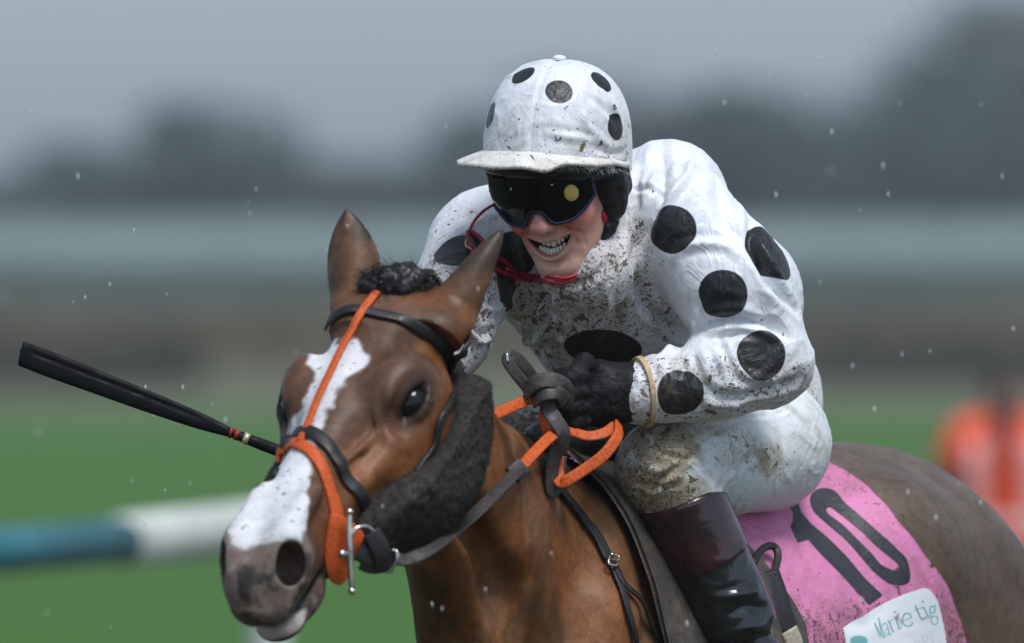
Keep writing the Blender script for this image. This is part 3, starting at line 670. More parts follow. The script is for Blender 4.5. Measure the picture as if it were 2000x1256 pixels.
# fleece cheekpieces
M_FLEECE = mat_plain('fleece_dark', (.024, .018, .015), .95, nscale=120, var=.35, bump=.5, bdist=.003)
def to_plane(px, yl):
    """photo pixels -> head coordinates (x, z) on the plane lying yl to the side of the face's middle"""
    out = []
    for a, b in px:
        o, d = HD.l(CAM), HD.d(0, 0, 0)*0+HD.M@(P(a, b, 1.0)-CAM); k_ = (yl-o[1])/d[1]; q = o+d*k_; out.append((q[0], q[2]))
    return np.array(out)
FP = smooth_path(to_plane([(884, 738), (905, 728), (928, 734), (943, 762), (942, 810), (937, 860), (928, 915), (908, 985), (878, 1050), (845, 1090), (795, 1096), (748, 1078), (724, 1025), (752, 958), (790, 905), (825, 860), (850, 812), (866, 770)], .088), 3, True)
def fleece(side):
    F_ = SDF(); c_ = HD.w(FP[:, 0].mean(), side*.09, FP[:, 1].mean())
    def fn(p):
        q = HD.l(p); d2 = poly_sd(q[:, [0, 2]], FP); hh = H.ev(p)
        th = .032*np.sqrt(np.clip(-d2/.018, .02, 1)); shell = np.abs(hh-.012)-th
        far = np.abs(q[:, 1]-side*.088)-.062
        return np.maximum(np.maximum(-smin(-shell, -d2, .012), -side*q[:, 1]), far)+.0026*fbm(p, 95, 2, 41)+.0016*noise(p, 230, 8)
    F_.op(fn, c_, .24, 0); v, q = F_.mesh(.0036, newton=0); rg = np.random.default_rng(11+side)
    fv, fq = fuzz(v, q, 12000, .0055, .0005, rg, .8, .1); return mesh_obj('cheekpiece', *join((v, q), (fv, fq)), M_FLEECE, bridle)
fleece(1); fleece(-1)
# ------------------------------------------------------------------ the rider
person = empty('person', BD.w(.36, 0, 1.52), 'person in white racing silks with black spots crouched over the horse, laughing', 'person')
_f0 = V3(-math.sin(math.radians(20)), -math.cos(math.radians(20)), 0); _pt = math.radians(24); _zz = V3(0, 0, 1)
_fw = math.cos(_pt)*_f0-math.sin(_pt)*_zz; _up = math.sin(_pt)*_f0+math.cos(_pt)*_zz; _lf = np.cross(_zz, _f0)
_rr = math.radians(5); _up2 = _up*math.cos(_rr)-_lf*math.sin(_rr); _lf2 = _lf*math.cos(_rr)+_up*math.sin(_rr)
RH = Frame(P(1052, 394, -.22)-.100*_fw, _fw, _lf2, _up2); rM = RH.M
# joints
SH_L, EL_L, WR_L = P(1330, 420, -.06), P(1494, 700, -.10), P(1222, 768, -.17)
SH_R, EL_R, WR_R = P(935, 492, .05), P(868, 640, -.13), P(738, 905, -.26)
HIP_L, KN_L, AN_L = P(1492, 868, .22), P(1298, 915, -.08), P(1478, 1318, -.02)
_hl = BD.l(HIP_L); _kl = BD.l(KN_L); _al = BD.l(AN_L)
HIP_R, KN_R, AN_R = BD.w(_hl[0], -_hl[1]+.06, _hl[2]), BD.w(_kl[0], -_kl[1]+.03, _kl[2]), BD.w(_al[0]+.14, -_al[1]+.03, _al[2])
PEL = (HIP_L+HIP_R)/2+V3(.02, .06, .03); NECK = P(1150, 455, -.03)

R = SDF()
R.ell(RH.w(-.005, 0, .035), (.098, .076, .098), rM, .0)
R.ell(RH.w(.035, 0, -.032), (.065, .069, .088), rM, .03)
for s in (1, -1):
    R.cap(RH.w(.008, s*.054, -.060), RH.w(.070, s*.020, -.116), .023, .020, .03)          # jaw
    R.ell(RH.w(.070, s*.042, -.036), (.029, .028, .025), rM, .022)                          # cheek lifted by the smile
    R.ell(RH.w(.078, s*.030, .012), (.016, .020, .012), rM, .02, 's')
    R.cap(RH.w(.088, s*.020, .026), RH.w(.075, s*.050, .022), .008, .007, .02)
    R.ell(RH.w(.004, s*.074, -.01), (.018, .008, .030), rM, .01)                            # ear
R.ell(RH.w(.078, 0, -.121), (.021, .025, .017), rM, .022)                                   # chin
R.ell(RH.w(.066, 0, -.068), (.032, .040, .034), rM, .02)                                    # jaws behind the lips
R.cap(RH.w(.093, 0, .004), RH.w(.1185, 0, -.033), .0085, .0115, .012)                       # nose
R.ell(RH.w(.1205, 0, -.036), (.0130, .0142, .0118), rM, .008)
for s in (1, -1):
    R.ell(RH.w(.106, s*.0135, -.0395), (.012, .0075, .0085), rM, .007)
    R.ell(RH.w(.114, s*.0078, -.0475), (.006, .0042, .004), rM, .003, 's')
    fold = [RH.w(.103, s*.020, -.036), RH.w(.098, s*.031, -.050), RH.w(.092, s*.040, -.066), RH.w(.084, s*.041, -.082)]
    R.chain(fold, [.0022, .0030, .0030, .0018], .010, 's')
for s in (1, -1):
    R.chain([RH.w(.088, s*.046, -.058), RH.w(.080, s*.052, -.072), RH.w(.072, s*.050, -.090)], [.0014, .0022, .0012], .007, 's')
R.chain([RH.w(.098, -.018, -.103), RH.w(.101, 0, -.105), RH.w(.098, .018, -.103)], [.002, .0035, .002], .010, 's')
def mz_(l): return -.0800+13.0*l*l          # smile: corners up
def _mouth_r(p):
    q = RH.l(p); l = q[:, 1]; t = np.clip(1-(l/.0355)**2, 0, 1); hh = .0128*t**.65; zc = mz_(l)-.0005
    return np.maximum(np.maximum(np.abs(q[:, 2]-zc)-hh, .062-q[:, 0]), np.abs(l)-.0355)
ls = np.linspace(-.037, .037, 13)
def lip_pt(l, up):
    t = max(0, 1-(l/.0365)**2); hh = .0142*t**.65; f_ = .1005-10.5*l*l
    return RH.w(f_, l, mz_(l)+(hh if up else -hh*1.02))
R.chain([lip_pt(l, True) for l in ls], [.0030+.0016*(1-(l/.037)**2)-.0006*math.exp(-(l/.004)**2) for l in ls], .006)
R.chain([lip_pt(l, False) for l in ls], [.0030+.0030*(1-(l/.037)**2) for l in ls], .006)
R.op(_mouth_r, RH.w(.09, 0, -.078), .06, .003, 's')
R.cap(RH.w(-.02, 0, -.05), NECK, .052, .056, .03)
# trunk and limbs under the clothes
_ax = nrm(SH_L-SH_R)
R.loft([PEL, P(1330, 690, .24), P(1215, 545, .09), NECK], [.13, .115, .13, .09], [.09, .085, .09, .06], _ax, .04)
R.chain([SH_R, SH_L], [.05, .05], .06)
for a, b, c in ((SH_L, EL_L, WR_L), (SH_R, EL_R, WR_R)): R.chain([a, b, c], [.050, .038, .026], .03)
for a, b, c in ((HIP_L, KN_L, AN_L), (HIP_R, KN_R, AN_R)): R.chain([a, b, c], [.075, .052, .036], .03)

# a gloved fist: palm, four fingers curled round the rein, thumb on top
def hand(S, wrist, palm, knuck, curl, k=.006, g=1.0):
    """wrist -> palm centre; knuck = direction across the knuckles (index to little finger); curl = direction the fingers fold to"""
    fwd = nrm(palm-wrist); kn = nrm(knuck-fwd*(knuck@fwd)); cu = np.cross(fwd, kn); cu = cu*np.sign(cu@curl)
    S.ecap(wrist, wrist+fwd*.03, kn, (.030*g, .034*g), (.025*g, .022*g), .02)
    S.ell(palm, (.046*g, .040*g, .019*g), np.stack([fwd, kn, cu]), .02)
    for i, (o, L) in enumerate(((-.029, .92), (-.010, 1.0), (.010, .95), (.028, .78))):
        b = palm+fwd*(.034-abs(i-1.2)*.003)*g+kn*o*g-cu*.004; m = b+(fwd*.022+cu*.022)*L*g; n = m+(-fwd*.008+cu*.022)*L*g; e = n+(-fwd*.022-cu*.002)*L*g
        S.chain([b-fwd*.02, b, m, n, e], [.011*g, .0112*g, .0102*g, .0094*g, .0085*g], k)
    b = palm-kn*.030*g-fwd*.012*g; m = b-kn*.016*g+fwd*.022*g+cu*.014*g; e = m+fwd*.020*g+cu*.016*g+kn*.006*g
    S.chain([b, m, e], [.0150*g, .0118*g, .0098*g], .010)
PALM_L, PALM_R = P(1152, 775, -.195), P(706, 936, -.275)
hand(R, WR_L, PALM_L, V3(.25, .15, -1), V3(-.3, -.2, -.8), .006, .55)
hand(R, WR_R, PALM_R, V3(0, -.3, -1), V3(.6, -.6, 0), .006, .55)

def rider_attrs(Vv):
    q = RH.l(Vv); f, l, u = q.T
    base = np.array([.68, .385, .295]); red = np.array([.64, .135, .105]); pale = np.array([.66, .43, .35])
    c = np.repeat(base[None], len(Vv), 0); n1 = fbm(Vv, 40, 3, 5)
    for s in (1, -1): c = mixc(c, red, np.exp(-(((l-s*.046)/.028)**2+((u+.040)/.032)**2))*sstep(f, .02, .06)*(.92+.25*n1).clip(0, 1))
    c = mixc(c, [.60, .23, .19], np.exp(-((l/.016)**2+((u+.030)/.020)**2))*sstep(f, .095, .11)*.6)
    c = mixc(c, pale, np.exp(-((l/.03)**2+((u+.118)/.014)**2))*.3)
    # lips
    lp = np.minimum(seg_d(Vv, [lip_pt(x, True) for x in ls])[0]+.0012, seg_d(Vv, [lip_pt(x, False) for x in ls])[0])
    c = mixc(c, [.44, .165, .15], sstep(lp, .0068, .0045)*sstep(f, .06, .075))
    ms = sstep(_mouth_r(Vv), .0022, .0005)*sstep(f, .094, .086); c = mixc(c, [.07, .016, .016], ms)
    fold = np.minimum(*[seg_d(Vv, [RH.w(.103, s*.020, -.036), RH.w(.098, s*.031, -.050), RH.w(.092, s*.040, -.066), RH.w(.084, s*.041, -.082)])[0] for s in (1, -1)])
    c = mixc(c, [.36, .20, .12], sstep(fold, .005, .001)*.45)
    c = mixc(c, [.40, .27, .17], sstep(n1, .0, .6)*sstep(u, -.06, -.10)*.35)
    return {'col': np.clip(c, .004, 1)}
g = NT('skin'); c = g.attr('col', 'Color'); fr = g.noise(140, 3); c = g.mix(.35, c, g.mix(g.ramp(fr, .3, .7), (.40, .40, .40), (.60, .60, .60)), 'OVERLAY')
sp = g.math('MULTIPLY', g.ramp(g.noise(105, 2, .5), .67, .70), g.ramp(g.noise(18, 2), .42, .56)); c = g.mix(g.math('MULTIPLY', sp, .7), c, (.10, .055, .03))
g.set('Base Color', c); g.set('Roughness', .42); g.set('Subsurface Weight', .12); g.set('Subsurface Radius', (.012, .004, .002)); g.set('Subsurface Scale', .6)
g.bump(g.math('ADD', g.noise(420, 3), g.math('MULTIPLY', g.noise(70, 4, .6, None, .8), 1.5)), .35, .0012); M_SKIN = g.m
flo = RH.o-.19; fhi = RH.o+.19
fV, fQ = R.mesh(.0022, flo, fhi); rV, rQ = R.mesh(.006)
inb = ((rV > flo+.010) & (rV < fhi-.010)).all(1); rQ = rQ[~inb[rQ].all(1)]
Vr = np.concatenate([rV, fV]); Qr = np.concatenate([rQ, fQ+len(rV)])
used = np.zeros(len(Vr), bool); used[Qr.ravel()] = True; mp_ = np.cumsum(used)-1; Vr = Vr[used]; Qr = mp_[Qr]
mesh_obj('body', Vr, Qr, M_SKIN, person, attrs=rider_attrs(Vr)); print('rider body', len(Vr), time.time()-T0)
# teeth
M_TOOTH = mat_plain('tooth', (.80, .76, .66), .18, nscale=90, var=.12, bump=.05)
rgt = np.random.default_rng(4)
def tooth_row(name, top):
    w_ = [.0058, .0066, .0068, .0088]; w_ = w_+w_[::-1] if top else [.0058, .0058, .0056, .0054]+[.0054, .0056, .0058, .0058]
    xs = np.cumsum([0]+w_); xs = (xs[:-1]+xs[1:])/2-sum(w_)/2; parts = []
    for x, ww in zip(xs, w_):
        f_ = .0905-11.0*x*x; zc = mz_(x)+(.0062 if top else -.0088); hh = (.0066 if abs(x) < .016 else .0060) if top else .0050
        yaw = math.atan(2*11.0*x); ax1 = RH.d(math.cos(yaw), math.sin(yaw)*1.0, 0); ax2 = RH.d(-math.sin(yaw), math.cos(yaw), 0)
        v, f = ball((0, 0, 0), 1.0, None, 14, 10); v = np.sign(v)*np.abs(v)**.62
        k_ = rgt.uniform(-1, 1, 4); v = v*[.0034, ww*(.485+.01*k_[0]), hh*(1+.10*k_[1])]; zc += .0006*k_[2]; f_ += .0007*k_[3]; parts.append((RH.w(f_, x, zc)+v[:, :1]*ax1+v[:, 1:2]*ax2+v[:, 2:]*rM[2], f))
    return mesh_obj(name, *join(*parts), M_TOOTH, person)
tooth_row('upper_teeth', True); tooth_row('lower_teeth', False)
v, f = ball(RH.w(.066, 0, -.086), (.020, .022, .008), rM); mesh_obj('tongue', v, f, mat_plain('tongue', (.30, .07, .07), .3, bump=.2), person)

# ------------------------------------------------------------------ clothes
J = SDF()
J.loft([P(1420, 800, .36), P(1300, 690, .22), P(1200, 545, .08), P(1150, 440, .0)], [.165, .165, .172, .12], [.125, .125, .130, .09], _ax, .05, 2.3)
J.ell(P(1300, 400, .06), (.098, .11, .104), None, .03); J.ell(P(1462, 588, .20), (.088, .12, .112), None, .03)
J.ell(P(1000, 480, .09), (.12, .11, .10), None, .06)
J.chain([SH_L+V3(0, 0, -.01), P(1428, 555, -.09), EL_L], [.090, .090, .072], .03)
J.chain([EL_L+V3(.0, 0, -.005), P(1400, 735, -.13), P(1300, 757, -.15), WR_L+V3(.022, 0, 0)], [.070, .064, .049, .046], .03)
J.chain([SH_R, EL_R, WR_R], [.086, .074, .046], .03)
J.ecap(P(1140, 525, -.11), P(1150, 470, -.03), _ax, (.068, .085), (.066, .075), .03)
J.cap(P(1165, 520, -.10), P(1225, 450, -.02), .055, .075, .04)
J.op(lambda p: -.0022*fbm(p, 14, 2, 77), P(1250, 550, .1), 1.0, 0, 'd')
def cloth_disp(S, Vv, Q, creases, amp=.004, sc=(9, 30), seed=0):
    N = vnormals(Vv, Q); d = np.zeros(len(Vv))
    # loose cloth: soft swells, and sharp creases of several sizes in a warped, stretched space
    wq = Vv+.045*np.stack([noise(Vv, 6, seed+1), noise(Vv, 6, seed+2), noise(Vv, 6, seed+3)], 1)
    a = 1-np.abs(noise(wq*[1, 1, .45], sc[0], seed)); b = 1-np.abs(noise(wq*[.5, 1, 1.1], sc[1], seed+5)); c = 1-np.abs(noise(wq*[1.2, 1, .7], sc[1]*2.1, seed+8))
    d += amp*.55*(a**4-.25)+amp*.70*(b**6-.2)*sstep(noise(Vv, 5, seed+9), -.35, .25)+amp*.32*(c**6-.2)*sstep(noise(Vv, 8, seed+12), -.2, .3)
    for px, wd, dp in creases:
        pl = smooth_path(S.hit(px), 5); dist, t = seg_d(Vv, pl); fall = np.sin(np.pi*np.clip(t, .03, .97))**.5
        pr = np.exp(-1.1*dist/wd) if dp < 0 else np.exp(-(dist/wd)**2)*.8+.2*np.exp(-dist/wd); d += dp*fall*pr; d -= .35*dp*fall*np.exp(-((dist-2.1*wd)/wd)**2)
    return Vv+N*d[:, None]
jc = [([(1293, 265), (1292, 304), (1294, 342), (1290, 383), (1276, 413), (1259, 451), (1243, 482), (1238, 520), (1247, 558)], .009, -.016),
      ([(1349, 301), (1346, 334), (1327, 362), (1310, 383), (1287, 408)], .007, .008), ([(1399, 350), (1404, 393), (1419, 434), (1445, 462), (1462, 485), (1478, 510), (1501, 548)], .010, -.008),
      ([(1465, 421), (1467, 462), (1480, 500), (1495, 530), (1506, 551), (1530, 580), (1556, 608)], .008, -.020), ([(1315, 510), (1332, 485), (1366, 477), (1411, 480), (1437, 495)], .007, .007),
      ([(1225, 370), (1253, 369), (1279, 372), (1289, 380)], .005, -.006), ([(1220, 632), (1223, 584), (1236, 530)], .008, .012), ([(1238, 545), (1259, 594), (1284, 617), (1310, 635), (1327, 652)], .008, -.016),
      ([(1284, 698), (1307, 683), (1325, 663), (1327, 652)], .008, .010), ([(1366, 640), (1399, 630), (1450, 628), (1485, 632), (1519, 647), (1531, 663)], .009, -.014), ([(1368, 665), (1417, 655), (1442, 650), (1470, 651)], .007, -.010),
      ([(1392, 648), (1440, 640), (1490, 645), (1525, 668)], .006, .007), ([(1419, 663), (1429, 688), (1442, 719), (1465, 737), (1501, 739)], .006, .007), ([(1373, 749), (1399, 770), (1429, 777), (1468, 772), (1531, 754), (1560, 739)], .008, -.012),
      ([(1378, 790), (1429, 788), (1480, 775), (1531, 765)], .006, .006), ([(1358, 698), (1363, 724), (1353, 744)], .006, -.008), ([(1394, 698), (1401, 729), (1399, 749)], .006, -.008), ([(1330, 700), (1337, 720), (1330, 735)], .005, -.006),
      ([(1236, 705), (1246, 735), (1240, 790)], .005, .004), ([(1272, 712), (1280, 740), (1276, 800)], .005, -.005), ([(1290, 715), (1300, 735), (1296, 760)], .005, .005),
      ([(1021, 612), (1025, 645), (1033, 666), (1057, 657), (1081, 630), (1093, 600), (1102, 573)], .008, .013), ([(984, 597), (1017, 600), (1054, 606), (1087, 591), (1096, 582)], .007, .010), ([(1010, 620), (1050, 625), (1075, 612)], .008, -.010),
      ([(1099, 573), (1089, 612), (1093, 651), (1108, 665)], .006, -.010), ([(1099, 557), (1129, 554), (1157, 542), (1190, 509)], .006, -.008), ([(905, 620), (940, 650), (965, 640)], .006, -.010), ([(910, 585), (950, 605), (985, 600)], .006, .008),
      ([(905, 650), (935, 668), (960, 660)], .005, .007), ([(1140, 560), (1150, 610), (1140, 640)], .006, -.006), ([(1190, 540), (1185, 590), (1200, 640)], .007, .006), ([(1380, 560), (1365, 600), (1380, 630)], .006, -.006),
      ([(1470, 600), (1500, 615), (1540, 660)], .008, -.007), ([(870, 440), (900, 420), (935, 405)], .008, .006), ([(1170, 380), (1200, 330), (1230, 290)], .008, .006), ([(1262, 300), (1258, 350), (1262, 400)], .006, .006)]
jV, jQ = J.mesh(.0039); dots_px = [((1313, 449), .0385, 1), ((1412, 575), .0395, 1), ((1486, 694), .039, 1), ((1328, 769), .0375, 1), ((1512, 488), .052, 1), ((1177, 681), .046, 1),
    ((895, 490), .040, 1), ((1003, 497), .038, 1), ((993, 565), .036, 1), ((1240, 325), .03, 0)]
ctr = J.hit([d[0] for d in dots_px]); jV0 = jV.copy(); jV = cloth_disp(J, jV, jQ, jc, .0045, (9, 26), 3)
spot = np.full(len(jV), 1.0)
for c, (px, r, on) in zip(ctr, dots_px):
    if on:
        dd = np.linalg.norm((jV0-c)*([1, 1, 1] if px != (1177, 681) else [.72, .9, 1.25]), axis=1)-r*(1+.03*noise(jV0, 30, 6)); spot = np.minimum(spot, dd)
uv = px_of(jV); fr = sstep(-vnormals(jV, jQ)[:, 1], -.2, .5)
mud = (.38+.62*sstep(uv[:, 0], 1330, 1200)*sstep(uv[:, 1], 380, 520))*fr
mud = np.maximum(mud, .85*sstep(uv[:, 1], 640, 720)*fr); mud = np.maximum(mud, sstep(seg_d(uv, [(1245, 450), (1250, 560), (1300, 640)])[0], 60, 10)*.9)
mud = np.maximum(mud, .95*sstep(uv[:, 0], 1000, 960)*sstep(uv[:, 1], 540, 600)); mud *= 1-.6*sstep(uv[:, 0], 1340, 1400)*sstep(uv[:, 1], 640, 560); mud += .1*fbm(jV, 8, 2, 2)
SILK = (.80, .82, .86)
M_SILK = mat_muddy('silks_white', SILK, .5, .95, spot=(.009, .010, .0115), bump_scale=26, bump=.30)
jacket = mesh_obj('jacket', jV, jQ, M_SILK, person, attrs={'spot': spot, 'mud': np.clip(mud, 0, 1)}); print('jacket', len(jV), time.time()-T0)
# rubber band round the cuff
cc = P(1262, 762, -.155); axw = nrm(WR_L-EL_L)
def ring(S, c, ax, n=40, off=.001, r0=.12):
    u = nrm(np.cross(ax, [0, 0, 1])); w_ = np.cross(ax, u); out = []
    for a in np.linspace(0, 2*np.pi, n, endpoint=False):
        d = math.cos(a)*u+math.sin(a)*w_; rs = np.arange(r0, 0, -.002); line = c+rs[:, None]*d; f = S.evs(line)-off; i = np.flatnonzero(f < 0)
        out.append(line[i[0]] if len(i) else c)
    return np.array(out)
rg_ = ring(J, cc+V3(-.01, 0, .0), nrm(axw+V3(0, 0, .10)), 40, .004, .09); v, f = ribbon(rg_, nrm(rg_-cc)*0+(rg_-cc)/np.linalg.norm(rg_-cc, axis=1)[:, None], .009, .0022, True)
mesh_obj('cuff_band', v, f, mat_plain('band_tan', (.52, .38, .22), .6, nscale=80), person)

# breeches
Bq = SDF()
for h_, k_, a_ in ((HIP_L, KN_L, AN_L), (HIP_R, KN_R, AN_R)):
    Bq.chain([h_, (h_+k_)/2, k_], [.108, .093, .074], .03); Bq.chain([k_, k_+(a_-k_)*.30], [.074, .060], .02)
Bq.ell((HIP_L+PEL)/2+V3(.03, .08, .02), (.115, .13, .12), None, .06); Bq.ell((HIP_R+PEL)/2+V3(0, .06, .02), (.12, .13, .12), None, .06)
Bq.ell(PEL+V3(0, .0, .05), (.15, .14, .11), None, .06)
bv_, bq_ = Bq.mesh(.0036)
bc = [([(1604, 782), (1527, 805), (1471, 816), (1428, 830), (1388, 847), (1363, 863), (1356, 879), (1345, 897)], .0035, -.006), ([(1345, 897), (1310, 890), (1280, 880)], .004, -.006), ([(1345, 897), (1300, 925), (1260, 955)], .004, -.005), ([(1340, 930), (1300, 945), (1262, 985)], .006, .006), ([(1245, 905), (1290, 920), (1330, 900)], .006, .005), ([(1235, 940), (1290, 950), (1350, 925)], .006, -.005),
      ([(1390, 990), (1430, 930), (1440, 880)], .006, .003), ([(1420, 1000), (1455, 940), (1470, 880)], .006, -.003)]
b0 = bv_.copy(); bv_ = cloth_disp(Bq, bv_, bq_, bc, .0022, (12, 40), 13)
uv = px_of(bv_); st = np.sin((uv[:, 0]*.92+uv[:, 1]*.30+16*fbm(bv_, 12, 2, 3))/2.3)*sstep(uv[:, 0], 1370, 1420)*sstep(uv[:, 1], 820, 850)*sstep(noise(bv_, 14, 4), -.1, .5)
bv_ = bv_+vnormals(bv_, bq_)*(.0005*st)[:, None]
kn = sstep(uv[:, 0], 1420, 1300); mud = .38+.75*kn*sstep(uv[:, 1], 1040, 990)+.12*fbm(bv_, 9, 2, 7); mud = np.maximum(mud, .75*sstep(seg_d(uv, [(1330, 830), (1500, 900)])[0], 70, 20))
mud *= 1-.8*sstep(uv[:, 1], 920, 980)*sstep(uv[:, 0], 1380, 1440)
mesh_obj('breeches', bv_, bq_, mat_muddy('breeches_white', (.74, .77, .78), .5, .95, (.062, .045, .022), 40, .22, film=1.3), person, attrs={'mud': np.clip(mud, 0, 1)})
# boots
g = NT('boot_leather'); cut = g.attr('cuff'); nn = g.noise(40, 4); c = g.mix(g.ramp(nn, .3, .7), (.0055, .006, .007), (.014, .015, .017)); c2 = g.mix(g.ramp(g.noise(18, 3), .35, .7), (.016, .006, .008), (.045, .010, .014))
c = g.mix(g.ramp(cut, -.001, .001), c, c2); g.set('Base Color', c); g.set('Roughness', g.ramp(g.noise(22, 4), .35, .7, .10, .34)); g.set('Coat Weight', .4); g.set('Coat Roughness', .12)
g.bump(g.noise(30, 3, .5, None, 1.0), .35, .004); M_BOOT = g.m
for k_, a_, sgn in ((KN_L, AN_L, 1), (KN_R, AN_R, -1)):
    S = SDF(); ax = nrm(a_-k_); top = k_+ax*.058; sdw = LF*sgn
    S.loft([top-ax*.03, top+ax*.10, top+ax*.22, a_-ax*.06, a_], [.070, .068, .066, .050, .046], [.070, .069, .066, .050, .046], sdw, 0)
    S.chain([a_, a_+V3(0, 0, -.06)], [.046, .042], .03); S.chain([a_+V3(0, 0, -.06), a_-BK*.10+V3(0, 0, -.085), a_-BK*.17+V3(0, 0, -.085)], [.042, .036, .026], .03)
    e = nrm(ax*.90-nrm(BK)*.0+V3(0, 0, 0)-LF*sgn*.10)
    def cutf(p, e=e, top=top): return -((p-top)@e)-.012*np.sin((p@nrm(BK))*30)
    S.op(cutf, top, 3.0, .004, 'i'); S.ops[-1] = (S.ops[-1][0], top, .5, .004, 'i')
    S.ell(top-ax*.03, (.056, .056, .06), None, .004, 's')
    v, q = S.mesh(.0045)
    cr_ = [([(1420, 1200), (1460, 1185), (1500, 1190)], .008, -.008), ([(1400, 1165), (1450, 1160), (1480, 1150)], .006, .006), ([(1430, 1235), (1470, 1225), (1510, 1225)], .007, .006)] if sgn > 0 else []
    v = cloth_disp(S, v, q, cr_, .0022, (11, 30), 33); t = (v-top)@ax
    cu = (.098+.010*np.sin(np.arctan2((v-top)@LF, (v-top)@BK)))-t
    v = v+vnormals(v, q)*(.0022*sstep(cu, -.002, .002))[:, None]
    mesh_obj('boot', v, q, M_BOOT, person, attrs={'cuff': cu})
# gloves
M_GLOVE = mat_plain('glove_black', (.0045, .0045, .005), .65, nscale=70, bump=.9, bdist=.006, spec=.3)
for wr, pa, kn_, cu_, nm in ((WR_L, PALM_L, V3(.25, .15, -1), V3(-.3, -.2, -.8), 'glove'), (WR_R, PALM_R, V3(0, -.3, -1), V3(.6, -.6, 0), 'glove')):
    S = SDF(); hand(S, wr, pa, kn_, cu_, .010, 1.18 if wr is WR_L else 1.0); hand(S, wr, pa, kn_, cu_, .012, .74); S.ecap(wr+(wr-pa)*.25, wr+(pa-wr)*.4, kn_, (.046, .046), (.042, .036), .02)
    v, q = S.mesh(.003); v = cloth_disp(S, v, q, [], .0045, (22, 44), 51); mesh_obj(nm, v, q, M_GLOVE, person)
# ------------------------------------------------------------------ helmet, cap cover, goggles
M_BLK = mat_plain('helmet_black', (.006, .006, .0065), .38, nscale=90, bump=.25, bdist=.001)
M_BLKM = mat_plain('harness_black', (.006, .006, .0065), .6, nscale=120, bump=.4, bdist=.0015)
_kf0 = V3(-math.sin(math.radians(18)), -math.cos(math.radians(18)), 0); _kp, _kr = math.radians(4), math.radians(-4); _kf = math.cos(_kp)*_kf0-math.sin(_kp)*_zz; _ku = math.sin(_kp)*_kf0+math.cos(_kp)*_zz; _kl = np.cross(_zz, _kf0)
KH = Frame(P(1086, 304, RH.o[1]-.005), _kf, _kl*math.cos(_kr)+_ku*math.sin(_kr), _ku*math.cos(_kr)-_kl*math.sin(_kr)); kM = KH.M
HC = KH.w(0, 0, 0)
Hs = SDF(); Hs.ell(KH.w(0, 0, 0), (.126, .104, .130), kM, 0)
def _hcut(p): q = KH.l(p); return -.026-.32*np.clip(.03-q[:, 0], 0, .12)-q[:, 2]
Hs.op(_hcut, HC, .3, .006, 'i')
Hs.ell(KH.w(0, 0, -.02), (.113, .092, .125), kM, .004, 's')
v, q = Hs.mesh(.0045); helmet = mesh_obj('helmet', v, q, M_BLK, person)
# padded rim band round the brow
a_ = np.linspace(-1.75, 1.75, 50); band = np.array([KH.w(.120*math.cos(t), .100*math.sin(t), -.012-.004*math.cos(t)) for t in a_])
out = np.array([KH.d(math.cos(t), math.sin(t), 0) for t in a_]); v, f = ribbon(band, out, .030, .009, bulge=.4); mesh_obj('helmet_rim', v, f, M_BLK, helmet)
# silk cap: dome with six sewn panels, button and peak
K = SDF()
def _dome(rf, rl, ru, x0):
    def fn(p):
        q = KH.l(p); e = (np.abs(np.hypot((q[:, 0]-x0)/rf, q[:, 1]/rl))**2.5+np.abs(q[:, 2]/ru)**2.5)**(1/2.5); return (e-1)*.8*rl
    return fn
K.op(_dome(.138, .1150, .151, -.006), HC, .20, 0)
def _kcut(p): q = KH.l(p); return -.004-.30*np.clip(.02-q[:, 0], 0, .14)-q[:, 2]+.004*noise(p, 60, 3)
K.op(_kcut, HC, .3, .008, 'i')
v, q = K.mesh(.0040); ql = KH.l(v); th = np.arctan2(ql[:, 1], ql[:, 0]+.006); ph = np.abs(((th/(np.pi/3)+.5) % 1)-.5)*np.pi/3*np.hypot(ql[:, 0]+.006, ql[:, 1])
cap0 = v.copy(); v = v-vnormals(v, q)*(.0022*np.exp(-(ph/.004)**2))[:, None]
kc = [([(1150, 190), (1185, 215), (1205, 240)], .006, -.006), ([(1140, 215), (1150, 250), (1190, 285)], .006, .005), ([(1160, 290), (1200, 300), (1225, 295)], .005, -.005), ([(960, 170), (985, 150), (1005, 148)], .005, .004), ([(1165, 165), (1195, 205), (1210, 225)], .005, .005),
      ([(1070, 262), (1110, 268), (1170, 276)], .005, .004)]
v = cloth_disp(K, v, q, kc, .0020, (12, 34), 71)
cdots = [((1092, 178), .0218), ((1021, 146), .0205), ((1176, 158), .0205), ((957, 225), .0215), ((1204, 248), .0215)]
cc_ = K.hit([d[0] for d in cdots]); sp_ = np.min([np.linalg.norm(cap0-c, axis=1)-r for c, (_, r) in zip(cc_, cdots)], 0)
# three more spots round the back, as on the front
for t in (2.3, 3.3, 4.1): sp_ = np.minimum(sp_, np.linalg.norm(cap0-K.snap([KH.w(-.006+.12*math.cos(t), .1*math.sin(t), .06)], 4)[0], axis=1)-.0215)
uvc = px_of(v); mudc = .42+.3*sstep(uvc[:, 1], 200, 290)+.08*fbm(v, 10, 2, 4)
M_CAP = mat_muddy('cap_white', (.82, .84, .88), .5, .95, spot=(.009, .010, .0115), bump_scale=26, bump=.22)
cap = mesh_obj('cap_cover', v, q, M_CAP, helmet, attrs={'spot': sp_, 'mud': np.clip(mudc, 0, 1)})
vb, fb_ = ball(K.snap([KH.w(.006, 0, .16)], 4)[0]+kM[2]*.003, (.011, .011, .005), kM); mesh_obj('button', vb, fb_, M_CAP, cap, attrs={'spot': np.ones(len(vb)), 'mud': np.zeros(len(vb))})
